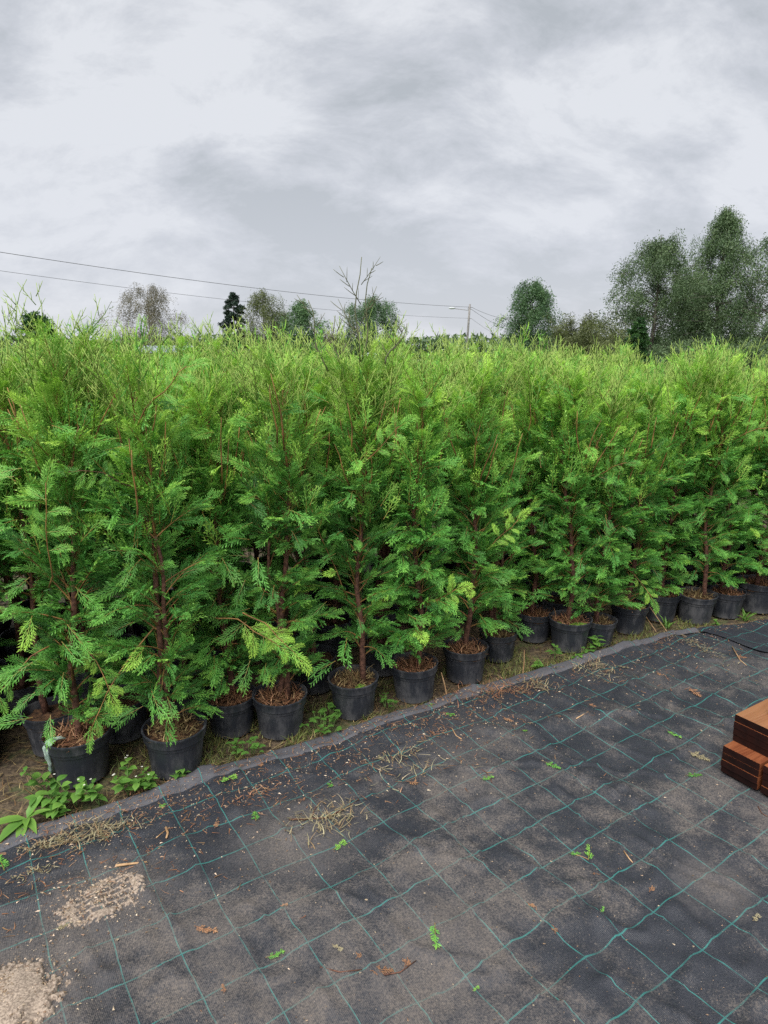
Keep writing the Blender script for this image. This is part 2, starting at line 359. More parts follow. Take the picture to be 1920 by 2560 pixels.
def cloth(i0, i1, j_len, step, lift=0.0, v0=0.0):
    ni = int((i1 - i0) / step) + 1
    vv = np.concatenate([np.arange(v0, 2.2, step), np.arange(2.2, j_len, step * 3)])
    I = np.linspace(i0, i1, ni)[:, None] * np.ones(len(vv))[None]
    V = vv[None] * np.ones(ni)[:, None]
    J = edge_j(I) + V
    z = fabric_z(I, J, V) + lift
    X, Y = to_xy(I, J)
    wu = 0.05 * (fbm(I * 3.1, J * 3.1, 3, 55) - 0.5) * 2; wv_ = 0.10 * (fbm(I * 2.7, J * 2.7, 3, 66) - 0.5) * 2
    bend = 0.45 * np.clip((-0.35 - I), 0, 3) ** 1.2 * 0.0
    U = I / CI + 0.22 + wu * 1.6; W = J / CJ + wv_ * 1.3 + bend
    P = np.stack([X, Y, z], -1).reshape(-1, 3); UV = np.stack([U, W], -1).reshape(-1, 2)
    a = np.arange(ni * len(vv)).reshape(ni, len(vv))
    Q = np.stack([a[:-1, :-1], a[:-1, 1:], a[1:, 1:], a[1:, :-1]], -1).reshape(-1, 4)
    return P, Q, UV, V.ravel()
SEAM = 3.56 - (ORG @ EI)
P, Q, UV, E_ = cloth(-3.2, SEAM + 0.03, 5.5, 0.014, v0=0.05)
o = cloth_obj(P, Q, UV, E_, M['fabric'])
tag(o, "dark woven weed fabric with green grid lines and dust, from the left up to the seam", kind='structure')
P, Q, UV, E_ = cloth(SEAM, 6.2, 5.5, 0.03, lift=0.010, v0=0.02)
o = cloth_obj(P, Q, UV, E_, M['fabric2'])
tag(o, "cleaner dark woven fabric sheet beyond the seam at the right", kind='structure')
# folded hem along the trees
ni = 420
I = np.linspace(-3.2, SEAM, ni); prof = np.linspace(0, 1, 11)
Vv = []; UVv = []
for i in I:
    wob = 0.022 * (fbm(np.array([i * 3.0]), np.array([0.5]), 3, 77)[0] - 0.5)
    wid = 0.084 - 0.045 * min(max((i - 1.6) / 0.8, 0), 1) + 0.02 * (fbm(np.array([i * 1.4]), np.array([3.5]), 2, 78)[0] - 0.5)
    for s in prof:
        v = -0.005 + s * wid
        j = edge_j(i) + v + wob
        bz = 0.017 * (math.sin(min(s / 0.30, 1) * math.pi / 2)) * (1 - 0.45 * s) + 0.005 * (fbm(np.array([i * 7.0]), np.array([s * 1.5]), 2, 79)[0] - 0.5)
        base = float(fabric_z(np.array(i), np.array(j), np.array(max(v, 0)))) if s > 0.25 else 0.0
        z = max(bz, 0) if s < 0.25 else max(bz, base + 0.004 + 0.012 * (1 - s) ** 0.7)
        if s == 1: z = base - 0.002
        x, y = to_xy(i, j); Vv.append((x, y, z)); UVv.append((i / CI + 0.22, (j) / CJ))
a = np.arange(ni * 11).reshape(ni, 11)
Q = np.stack([a[:-1, :-1], a[:-1, 1:], a[1:, 1:], a[1:, :-1]], -1).reshape(-1, 4)
o = link("fabric_hem", mesh_np("fabric_hem", np.array(Vv), Q, True, uv=np.array(UVv)), None, M['hem'])
tag(o, "paler folded hem of the weed fabric running along the pots", kind='structure')

# soil ground
def ground_material():
    m, t, b = mat_new('bare_soil')
    geo = N(t, 'ShaderNodeNewGeometry')
    n = N(t, 'ShaderNodeTexNoise'); n.inputs['Scale'].default_value = 5; n.inputs['Detail'].default_value = 8; n.inputs['Roughness'].default_value = 0.7; LK(t, geo.outputs['Position'], n.inputs['Vector'])
    n2 = N(t, 'ShaderNodeTexNoise'); n2.inputs['Scale'].default_value = 60; n2.inputs['Detail'].default_value = 5; LK(t, geo.outputs['Position'], n2.inputs['Vector'])
    c = MIXC(t, MAPR(t, n2.outputs[0], 0.35, 0.65), (0.035, 0.024, 0.015), (0.12, 0.085, 0.05))
    c = MIXC(t, MAPR(t, n.outputs[0], 0.5, 0.62, 0, 0.6), c, (0.07, 0.095, 0.028))
    ln = N(t, 'ShaderNodeVectorMath', operation='LENGTH'); LK(t, geo.outputs['Position'], ln.inputs[0])
    c = MIXC(t, MAPR(t, ln.outputs[1], 8, 14), c, (0.09, 0.13, 0.04))
    LK(t, c, b.inputs['Base Color']); b.inputs['Roughness'].default_value = 0.95
    bp = N(t, 'ShaderNodeBump'); bp.inputs['Distance'].default_value = 0.012; LK(t, n2.outputs[0], bp.inputs['Height']); LK(t, bp.outputs[0], b.inputs['Normal'])
    return m
g = MB()
S = 1500
g.add([(-S, -S, -0.02), (S, -S, -0.02), (S, S, -0.02), (-S, S, -0.02)], [(0, 1, 2, 3)])
o = g.obj("ground", ground_material()); tag(o, "bare brown soil and grass under and beyond the pots", kind='structure')
xs = np.arange(-4.2, 6.6, 0.035); ys = np.arange(0.0, 7.2, 0.035)
X, Y = np.meshgrid(xs, ys, indexing='ij')
Ii, Jj = (X - ORG[0]) * EI[0] + (Y - ORG[1]) * EI[1], (X - ORG[0]) * EJ[0] + (Y - ORG[1]) * EJ[1]
Z = -0.012 + 0.016 * (fbm(X * 7, Y * 7, 4, 5) - 0.3)
keep = (Jj < edge_j(Ii) + 0.06)
a = np.arange(X.size).reshape(X.shape)
Q = np.stack([a[:-1, :-1], a[1:, :-1], a[1:, 1:], a[:-1, 1:]], -1)
Q = Q[keep[:-1, :-1] & keep[1:, 1:]].reshape(-1, 4)
o = link("soil_bed", mesh_np("soil_bed", np.stack([X, Y, Z], -1).reshape(-1, 3), Q, True), None, bpy.data.materials['bare_soil'])
tag(o, "rough strip of soil with dry grass under the pots", kind='structure')

def ribbon_batch(n, pos_f, len_r, wid_r, upright, tone_f, curl=0.3, seed=1, seg=3):
    """n bent blades as one array mesh"""
    r = np.random.default_rng(seed)
    pos = pos_f(n, r); L = r.uniform(*len_r, n); W = r.uniform(*wid_r, n)
    az = r.uniform(0, 2 * np.pi, n); el = r.uniform(*upright, n)
    Vs = []; k = np.arange(seg + 1) / seg
    dirh = np.stack([np.cos(az), np.sin(az), 0 * az], 1); side = np.stack([-np.sin(az), np.cos(az), 0 * az], 1)
    cu = r.uniform(-curl, curl, n); sb = r.uniform(-curl, curl, n)
    out = []
    for t in k:
        hor = L * t * np.cos(el); up = L * (t * np.sin(el) - np.abs(cu) * t * t * 0.6 * np.sin(el))
        c = pos + dirh * hor[:, None] + side * (sb * L * t * t)[:, None]; c[:, 2] += up
        wv = (W * (1 - t) ** 0.6)[:, None] * side * 0.5
        if t == 1: wv = wv * 0 + side * 0.0002
        out.append(c - wv); out.append(c + wv)
    V = np.stack(out, 1)  # n, 2(seg+1), 3
    m_ = 2 * (seg + 1)
    q = np.array([(2 * s, 2 * s + 1, 2 * s + 3, 2 * s + 2) for s in range(seg)])
    F = (np.arange(n)[:, None, None] * m_ + q[None]).reshape(-1, 4)
    tone = np.repeat(tone_f(n, r), m_, axis=0)
    return V.reshape(-1, 3), F, tone

# ------------------------------------------------------------------ cedar sprays
def spray_template(seed, L=1.0, npin=13, plen=0.42, leaf=0.085, lw=0.020, thread=0.0, droop=0.25, droop2=0.5):
    """a flat fern-like fan, tip towards +X, unit length; returns V, T, tone(age,wood,rand)"""
    r = random.Random(seed)
    V = []; T = []; A = []
    def tri(p, q, s, a, wd=0.0):
        b = len(V); V.extend((p, q, s)); T.append((b, b + 1, b + 2)); A.extend([a] * 3)
    def quadrib(p0, p1, w0, w1, nrm, a0, a1):
        d = (p1 - p0); s = Vector((-d.y, d.x, 0)); s.normalize()
        b = len(V); V.extend((p0 - s * w0, p0 + s * w0, p1 + s * w1, p1 - s * w1)); T.append((b, b + 1, b + 2)); T.append((b, b + 2, b + 3)); A.extend((a0, a0, a1, a1))
    def bend(p, hz):  # lift to 3d
        return Vector((p.x, p.y, hz - droop * p.x * p.x - droop2 * p.y * p.y))
    sway = r.uniform(-0.25, 0.25)
    def rach(t): return Vector((t, sway * t * t * 0.5, 0))
    nseg = 5
    for k in range(nseg):
        t0, t1 = k / nseg, (k + 1) / nseg
        w0, w1 = 0.013 * (1 - t0 * 0.7), 0.013 * (1 - t1 * 0.7)
        wd = 0.9 if t0 < 0.45 else 0.25
        quadrib(bend(rach(t0), 0), bend(rach(t1), 0), w0, w1, None, (0.4 + t0 * 0.5, wd), (0.4 + t1 * 0.5, wd * 0.7))
    for i in range(npin):
        t = 0.10 + 0.88 * i / npin + r.uniform(-0.015, 0.015)
        side = 1 if i % 2 else -1
        pl = plen * (math.sin(math.pi * min(0.18 + 0.86 * t, 1.0)) ** 0.7 + 0.16) * r.uniform(0.55, 1.22)
        ang = side * math.radians(r.uniform(28, 52) * (1 - 0.3 * t))
        base = rach(t); n2 = max(2, int(pl / 0.055))
        if thread: n2 = max(1, int(n2 * (1 - thread)))
        cur = -side * r.uniform(0.2, 0.7)
        hz = r.uniform(-0.11, 0.11)
        def pin(s):
            a = ang + cur * s * 0.8
            return base + Vector((math.cos(a), math.sin(a), 0)) * (pl * s)
        pr = None
        for k in range(3):
            s0, s1 = k / 3, (k + 1) / 3
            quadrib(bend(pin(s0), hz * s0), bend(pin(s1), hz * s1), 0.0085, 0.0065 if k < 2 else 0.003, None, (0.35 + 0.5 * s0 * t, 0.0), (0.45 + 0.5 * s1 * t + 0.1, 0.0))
        for k in range(n2):
            s = 0.20 + 0.80 * k / n2
            sd2 = 1 if k % 2 else -1
            ll = leaf * (1.15 - 0.55 * s) * r.uniform(0.75, 1.25) * (1 + 0.5 * (pl > plen * 0.8))
            a = ang + cur * s * 0.8 + sd2 * math.radians(r.uniform(24, 40))
            p = pin(s); d = Vector((math.cos(a), math.sin(a), 0)); sdv = Vector((-d.y, d.x, 0))
            h1 = hz * s; tip = p + d * ll; m1 = p + d * ll * 0.55
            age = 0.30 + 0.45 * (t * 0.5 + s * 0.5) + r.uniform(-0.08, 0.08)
            b = len(V)
            zz = r.uniform(-0.02, 0.02)
            V.extend((bend(p, h1), bend(m1 + sdv * lw, h1 + zz), bend(tip, h1 + zz * 2), bend(m1 - sdv * lw, h1 - zz)))
            T.append((b, b + 1, b + 2)); T.append((b, b + 2, b + 3))
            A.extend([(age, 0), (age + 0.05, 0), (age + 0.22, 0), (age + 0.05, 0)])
    V = np.array([tuple(v) for v in V], np.float32); A = np.array(A, np.float32)
    return V, np.array(T, np.int32), A
SPR = [spray_template(s, npin=9, plen=0.46, leaf=0.125, lw=0.0150) for s in (1, 2, 3, 4)]
SPR_BIG = [spray_template(s, npin=12, plen=0.46, leaf=0.105, lw=0.0125) for s in (11, 12, 13)]
SPR_THR = [spray_template(s, npin=9, plen=0.42, leaf=0.10, lw=0.0125, thread=0.30, droop=0.05, droop2=0.1) for s in (21, 22, 23)]
SPR_WHIP = [spray_template(s, npin=7, plen=0.30, leaf=0.060, lw=0.0055, thread=0.45, droop=0.02, droop2=0.0) for s in (31, 32, 33)]

def rot_from(dirv, nrm):
    """batch: X axis = dirv, Z axis near nrm"""
    x = dirv / np.linalg.norm(dirv, axis=1, keepdims=True)
    y = np.cross(nrm, x); y /= np.linalg.norm(y, axis=1, keepdims=True) + 1e-9
    z = np.cross(x, y)
    return np.stack([x, y, z], 2)
def place_batch(tmpl, pos, dirv, nrm, size, age, rand, wood_gain=1.0, rscale=1.0):
    V, T, A = tmpl
    R = rot_from(dirv, nrm)
    W = np.einsum('kij,nj->kni', R, V) * size[:, None, None] + pos[:, None, :]
    k, n = len(pos), len(V)
    F = (T[None] + (np.arange(k) * n)[:, None, None]).reshape(-1, 3)
    tone = np.zeros((k, n, 3), np.float32)
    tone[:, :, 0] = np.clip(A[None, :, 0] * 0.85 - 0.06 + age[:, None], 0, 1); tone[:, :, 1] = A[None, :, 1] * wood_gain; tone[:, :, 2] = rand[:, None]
    return W.reshape(-1, 3), F, tone.reshape(-1, 3)
def join(batches):
    off = 0; Vs = []; Fs = []; Ts = []
    for V, F, T in batches:
        Vs.append(V); Fs.append(F + off); Ts.append(T); off += len(V)
    return np.concatenate(Vs), np.concatenate(Fs), np.concatenate(Ts)

class Stem:
    def __init__(s, pts, rad): s.p = [Vector(p) for p in pts]; s.r = rad
    def at(s, t):
        t = max(0, min(0.9999, t)) * (len(s.p) - 1); i = int(t); f = t - i
        return s.p[i].lerp(s.p[i + 1], f), s.r[i] * (1 - f) + s.r[i + 1] * f

def cedar(seed, H=1.5, rad=0.24, two=False, low=0.10, dens=1.0, bare=0.0, whips=3, front=True, lean=(0, 0)):
    """z = 0 at the top of the soil; returns dict of meshes. bare = share of sprays left out on the -Y side low down"""
    r = random.Random(seed); q = np.random.default_rng(seed)
    stems = []
    for k in range(2 if two else 1):
        n = 14; pts = []; rr = []
        ox, oy = r.uniform(-0.03, 0.03), r.uniform(-0.02, 0.02)
        dx, dy = r.uniform(-0.05, 0.05) + lean[0], r.uniform(-0.03, 0.03) + lean[1]
        ph = r.uniform(0, 6)
        hh = H * (1 if k == 0 else r.uniform(0.75, 0.95))
        for i in range(n + 1):
            t = i / n
            pts.append((ox + dx * t + 0.014 * math.sin(ph + t * 9) + 0.006 * math.sin(ph * 2 + t * 23), oy + dy * t + 0.014 * math.cos(ph * 1.7 + t * 8), -0.03 + (hh + 0.03) * t))
            rr.append((0.0125 if k == 0 else 0.0095) * (1 - t) ** 0.8 + 0.0022)
        stems.append(Stem(pts, rr))
    trunk = MB()
    for s in stems:
        cut = 11
        trunk.tube(s.p[:cut], s.r[:cut], 8)
    wood = MB()
    for s in stems: wood.tube(s.p[10:], s.r[10:], 6)
    S_ = {k: [] for k in ('n', 'b', 't', 'w')}
    nb = int(92 * dens * (H / 1.5))
    for b in range(nb):
        u = (b + r.random()) / nb
        z = low + (H - low) * u ** 0.92
        st = stems[0] if (not two or r.random() < 0.6) else stems[1]
        p0, rs = st.at(z / H)
        az = b * 2.399 + r.uniform(-0.5, 0.5)
        frac = (z - low) / (H - low)
        Lb = rad * (0.69 - 0.20 * frac ** 1.6 + 0.11 * math.sin(frac * 19 + seed)) * r.uniform(0.45, 1.25) / 0.80
        if frac < 0.12: Lb *= 0.8
        el = math.radians(r.uniform(16, 62) + 20 * frac ** 1.2)
        if frac < 0.14: el += math.radians(8); Lb *= 0.85
        if r.random() < 0.06: Lb *= 1.3
        dr = r.uniform(0.15, 0.5) * (1 - 0.75 * frac)
        rv = Vector((math.cos(az), math.sin(az), 0)); up = Vector((0, 0, 1))
        def bp_(t):
            return p0 + rv * (Lb * t * math.cos(el)) + up * (Lb * (t * math.sin(el) + 0.10 * t - dr * t * t * (0.8)))
        pts = [bp_(k / 6) for k in range(7)]
        wood.tube(pts, [0.0034 * (1 - 0.7 * k / 6) * (1.25 - 0.5 * frac) for k in range(7)], 4, cap=False)
        side = rv.cross(up)
        ns = max(5, int(Lb / 0.0150))
        for k in range(ns):
            t = 0.22 + 0.78 * (k + 0.5 * r.random()) / ns
            p = bp_(t); tg = (bp_(min(t + 0.05, 1.05)) - bp_(t - 0.05)).normalized()
            sg = 1 if k % 2 else -1
            an = math.radians(r.uniform(20, 60)) * (1 - 0.4 * t)
            d = tg * math.cos(an) + side * (sg * math.sin(an)) + up * r.uniform(-0.25, 0.30)
            nr = side.cross(tg).normalized() * 1.0
            roll = r.gauss(0, 1.1)
            nr = nr * math.cos(roll) + side * math.sin(roll) * sg
            zz = p.z
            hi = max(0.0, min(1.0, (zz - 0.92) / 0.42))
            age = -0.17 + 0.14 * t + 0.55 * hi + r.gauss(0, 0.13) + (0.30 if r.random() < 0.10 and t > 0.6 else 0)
            size = r.uniform(0.060, 0.118) * (1.15 - 0.35 * t) * (1 - 0.12 * frac)
            if bare and frac < 0.6 and p.y < -0.02 and abs(p.x) < 0.10 and r.random() < bare: continue
            kind = 't' if frac > 0.66 and r.random() < 0.15 + 1.9 * (frac - 0.66) else ('b' if r.random() < 0.22 else 'n')
            if kind == 't': d = d + up * 0.7; size *= 1.15
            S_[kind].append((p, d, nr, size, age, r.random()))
        # terminal fan
        p = bp_(0.94); tg = (bp_(1.0) - bp_(0.9)).normalized()
        roll = r.gauss(0, 0.6); nr = side.cross(tg) * math.cos(roll) + side * math.sin(roll)
        hi = max(0.0, min(1.0, (p.z - 0.92) / 0.42))
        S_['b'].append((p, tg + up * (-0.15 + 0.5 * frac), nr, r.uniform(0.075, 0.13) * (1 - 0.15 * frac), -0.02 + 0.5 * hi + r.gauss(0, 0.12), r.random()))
    # fine upright twigs through the top of the crown
    for k in range(int(105 * dens)):
        z = H * (0.60 + 0.34 * r.random()); a = r.uniform(0, 6.283); rr_ = rad * r.uniform(0.1, 0.85) * (1.25 - 0.55 * z / H)
        c, _ = stems[0].at(z / H)
        p = Vector((c.x + math.cos(a) * rr_, c.y + math.sin(a) * rr_, z))
        d = Vector((math.cos(a) * 0.35 + r.gauss(0, .25), math.sin(a) * 0.35 + r.gauss(0, .25), 1))
        S_['t'].append((p - d.normalized() * 0.05, d, Vector((math.cos(a + r.gauss(0, 1)), math.sin(a), 0.2)), r.uniform(0.08, 0.15), 0.22 + r.gauss(0, 0.14), r.random()))
    # orange-brown shoots standing in the top
    for k in range(9):
        a = r.uniform(0, 6.283); q0 = rad * r.uniform(0.1, 0.6); z0 = H * r.uniform(0.66, 0.84); c, _ = stems[0].at(0.8); Lk = H * r.uniform(0.12, 0.22)
        dx_, dy_ = math.cos(a) * 0.25 + r.gauss(0, .12), math.sin(a) * 0.25
        wood.tube([(c.x + math.cos(a) * q0 + dx_ * Lk * t + 0.006 * math.sin(t * 6 + k), c.y + math.sin(a) * q0 + dy_ * Lk * t, z0 + Lk * t) for t in (0, .25, .5, .75, 1)], [0.0034, 0.0032, 0.0028, 0.0022, 0.0014], 5)
    whip = MB()
    def wtwig(p, d, L, rr_, dep):
        d = d.normalized(); sd_ = Vector((r.gauss(0, 1), r.gauss(0, 1), 0)) * 0.12
        q_ = [p + d * (L * t) + sd_ * (L * t * t) + Vector((0, 0, 0.12 * L * t * t)) for t in (0, 0.5, 1)]
        whip.tube(q_, [rr_, rr_ * .9, rr_ * .55], 3)
        if dep:
            n_ = max(2, int(L / 0.028))
            for k_ in range(n_):
                t = (k_ + 0.8) / (n_ + 0.6); sg = 1 if k_ % 2 else -1
                dd = d + (Vector((-d.z, 0.3, d.x)) if dep == 2 or True else d) * sg * r.uniform(.5, .9) + Vector((0, r.gauss(0, .35), .25))
                wtwig(p + d * (L * t) + sd_ * (L * t * t), dd, L * r.uniform(0.20, 0.42) * (1.1 - .5 * t), rr_ * 0.8, dep - 1)
    for k in range(whips + 4):
        a = r.uniform(0, 6.283); rr_ = rad * r.uniform(0, 0.6); c, _ = stems[0].at(0.93)
        wtwig(Vector((c.x + math.cos(a) * rr_, c.y + math.sin(a) * rr_, H * r.uniform(0.88, 0.99))), Vector((r.gauss(0, .3), r.gauss(0, .2), 1)), r.uniform(0.15, 0.36), 0.0021, 2)
    whm = whip.mesh("leaders", True); whm.materials.append(M['whip'])
    # bare leaders above the crown
    for k in range(whips):
        a = r.uniform(0, 6.283); rr_ = rad * r.uniform(0, 0.45)
        c, _ = stems[0].at(0.93)
        p = Vector((c.x + math.cos(a) * rr_, c.y + math.sin(a) * rr_, H * r.uniform(0.93, 1.04)))
        d = Vector((r.gauss(0, .28), r.gauss(0, .2), 1))
        S_['w'].append((p, d, Vector((math.cos(a), math.sin(a), 0.1)), r.uniform(0.12, 0.30), 0.16, r.random()))
    bat = []
    for kind, tm in (('n', SPR), ('b', SPR_BIG), ('t', SPR_THR), ('w', SPR_WHIP)):
        L_ = S_[kind]
        for i, T_ in enumerate(tm):
            sub = L_[i::len(tm)]
            if not sub: continue
            bat.append(place_batch(T_, np.array([tuple(s[0]) for s in sub]), np.array([tuple(s[1]) for s in sub]), np.array([tuple(s[2]) for s in sub]),
                                   np.array([s[3] for s in sub]), np.array([s[4] for s in sub]), np.array([s[5] for s in sub]), wood_gain=1.0 if kind != 'w' else 0.4))
    V, F, T = join(bat)
    fm = mesh_np("foliage", V, F, False, tone=T); fm.materials.append(M['cedar'])
    tm_ = trunk.mesh("trunk", True); tm_.materials.append(M['bark'])
    wm = wood.mesh("branches", True); wm.materials.append(M['twig'])
    return dict(foliage=fm, trunk=tm_, wood=wm, whip=whm, n=len(F))

# pot: outer wall, rolled collar, inside
PR, PB, PH = 0.113, 0.090, 0.172
def pot_mesh(R=PR, B=PB, H=PH):
    m = MB()
    m.lathe([(0.001, 0.001), (B - 0.004, 0.0), (B, 0.004), (B + (R - B) * 0.72 - 0.004, H - 0.040), (R - 0.005, H - 0.037), (R - 0.001, H - 0.034), (R, H - 0.010), (R + 0.003, H - 0.004), (R + 0.003, H),
             (R - 0.003, H + 0.001), (R - 0.005, H - 0.006), (R - 0.008, H - 0.05), (0.001, H - 0.06)], 40)
    me = m.mesh("pot", True); me.materials.append(M['pot'])
    me.set_sharp_from_angle(angle=math.radians(35)) if hasattr(me, 'set_sharp_from_angle') else None
    return me
POT = pot_mesh()
def soil_mesh(seed):
    n, k = 9, 28; V = [(0, 0, 0.012)]; F = []
    for i in range(1, n + 1):
        for j in range(k):
            a = 2 * math.pi * j / k; rr = (PR - 0.006) * i / n
            V.append((rr * math.cos(a), rr * math.sin(a), 0.012 * (1 - i / n) + 0.014 * (mnoise.noise(Vector((rr * math.cos(a) * 28 + seed * 7, rr * math.sin(a) * 28, 0))) + mnoise.noise(Vector((rr * math.cos(a) * 70 + seed, rr * math.sin(a) * 70, 3))) * 0.4)))
    for j in range(k): F.append((0, 1 + j, 1 + (j + 1) % k))
    for i in range(n - 1):
        for j in range(k):
            a = 1 + i * k; F.append((a + j, a + k + j, a + k + (j + 1) % k, a + (j + 1) % k))
    me = bpy.data.meshes.new("soil"); me.from_pydata(V, [], F); me.polygons.foreach_set("use_smooth", [True] * len(F)); me.materials.append(M['soil']); return me
SOIL = [soil_mesh(s) for s in (1, 2, 3)]
def litter_mesh(seed, n=230):
    def pos(n, r):
        a = r.uniform(0, 2 * np.pi, n); q = np.sqrt(r.uniform(0, 1, n)) * (PR - 0.016)
        return np.stack([q * np.cos(a), q * np.sin(a), 0.010 + r.uniform(0, 0.014, n)], 1)
    def tone(n, r):
        t = np.zeros((n, 3)); t[:, 0] = r.uniform(0, 1, n) ** 1.3; t[:, 1] = (r.random(n) < 0.25); t[:, 2] = r.random(n); return t
    V, F, T = ribbon_batch(n, pos, (0.012, 0.05), (0.0022, 0.006), (0.0, 0.7), tone, 0.4, seed)
    V2, F2, T2 = ribbon_batch(70, lambda n, r: np.stack([r.normal(0, .03, n), r.normal(0, .03, n), 0.012 + r.uniform(0, .02, n)], 1), (0.03, 0.09), (0.0012, 0.004), (0.35, 1.3), tone, 0.6, seed + 50)
    V, F, T = join([(V, F, T), (V2, F2, T2)])
    me = mesh_np("litter", V, F, False, tone=T); me.materials.append(M['dry']); return me
LIT = [litter_mesh(s) for s in (1, 2, 3)]
for me in LIT[1:2]: me.materials.clear(); me.materials.append(M['straw'])

# single fans (parts) for the outside of the front trees
def fan_mesh(seed, big, age, rnd_v):
    T_ = (SPR_BIG if big else SPR)[seed % 3]
    V, F, T = place_batch(T_, np.zeros((1, 3)), np.array([[1, 0, 0.]]), np.array([[0, 0, 1.]]), np.array([1.0]), np.array([age]), np.array([rnd_v]))
    me = mesh_np("spray", V, F, False, tone=T); me.materials.append(M['cedar']); return me
FAN = [fan_mesh(0, True, 0.02, 0.6), fan_mesh(1, True, 0.16, 0.7), fan_mesh(2, True, 0.10, 0.35), fan_mesh(0, False, -0.05, 0.5), fan_mesh(1, True, 0.42, 0.8), fan_mesh(2, False, -0.12, 0.2)]

VAR = [cedar(101, 1.40, 0.25, two=False, low=0.06, whips=9),
       cedar(102, 1.36, 0.24, two=True, low=0.08, bare=0.65, whips=8),
       cedar(103, 1.36, 0.23, two=False, low=0.15, bare=0.5, whips=10),
       cedar(104, 1.40, 0.235, two=True, low=0.08, bare=0.3, whips=9, dens=0.95),
       cedar(105, 1.30, 0.25, two=False, low=0.05, whips=7),
       cedar(106, 1.36, 0.24, two=False, low=0.16, bare=0.6, whips=8),
       cedar(107, 1.32, 0.23, two=False, low=0.07, bare=0.2, whips=5)]
BACK = [cedar(201, 1.34, 0.25, low=0.50, whips=8, dens=0.68), cedar(202, 1.36, 0.26, two=True, low=0.56, whips=11, dens=0.66), cedar(203, 1.30, 0.25, low=0.46, whips=8, dens=0.68)]
NF = len(VAR); VAR = VAR + BACK
HX = [(-3, 0.89), (-1.1, 0.905), (0.0, 0.94), (1.0, 0.935), (2.4, 0.90), (4, 0.89)]
def hfac(x, y):
    i = float(to_ij(np.array([x, y]))[0]); return float(np.interp(i, *zip(*HX)))

FRONT = [  # x, y (of the pot's near edge on the ground), variant, scale, turn, whole-height factor, label
    (-1.134, 2.230, 0, 1.12, 0.3, "bushy green cedar in the leftmost pot, which has a grey-green rag over its rim"),
    (-0.790, 2.278, 1, 1.08, 0.0, "cedar with two bare brown stems in the second front pot, golden litter on its soil"),
    (-0.640, 2.560, 4, 1.02, 2.1, "cedar in the pot tucked behind and right of the twin-stemmed one"),
    (-0.434, 2.546, 3, 1.02, 0.2, "cedar with a long bright branch drooping over its pot, clover growing on either side"),
    (-0.133, 2.704, 2, 1.04, 0.4, "tallest cedar, its thick curved red-brown stem bare above a pot with a green tuft"),
    (0.141, 2.846, 6, 1.03, 4.1, "cedar whose pot stands on the fabric hem beside a fallen green sprig"),
    (0.396, 3.029, 5, 1.00, 5.5, "cedar in the scuffed pot next to the heap of red-brown clippings"),
    (0.600, 3.272, 1, 0.98, 0.5, "slim cedar with crooked bare stem, in the small pot behind the scuffed one"),
    (0.836, 3.520, 0, 0.98, 3.3, "cedar in a shaded pot set back to the left of the mossy pot"),
    (1.002, 3.390, 5, 1.00, 0.1, "cedar with long bare leaning stem in the pot topped with bright green moss"),
    (1.188, 3.479, 6, 0.97, 1.0, "narrow cedar in the smaller pot just right of the mossy pot"),
    (1.411, 3.636, 4, 1.02, 4.4, "cedar whose pale yellow-green fan hangs over a mud-splashed pot"),
    (1.659, 3.822, 0, 1.00, 5.0, "dense cedar in the pot with two dry grass stalks leaning on it"),
    (1.865, 3.793, 2, 1.03, 0.2, "cedar with a thick leaning bare trunk rising from reddish litter"),
    (2.089, 3.880, 4, 0.97, 2.7, "cedar in the pot third from the right edge's shaded end, rim nicked"),
    (2.320, 3.960, 3, 1.02, 3.9, "rightmost cedar, its pot cut by the picture edge beside a green weed tuft"),
]
FRONT[14] = FRONT[14][:5] + ("cedar with a dense low crown between the thick-trunked one and the rightmost one",)
POTS = {7: 0.88, 9: 1.02, 10: 0.82, 11: 0.95, 14: 0.94, 15: 1.10, 0: 1.1, 1: 1.06, 2: 0.98, 3: 1.02, 8: 0.95}
GROUP = "potted cedars standing in rows as a dense block"
LEAN = {0: 0.02, 4: 0.01, 9: -0.03, 13: -0.04}
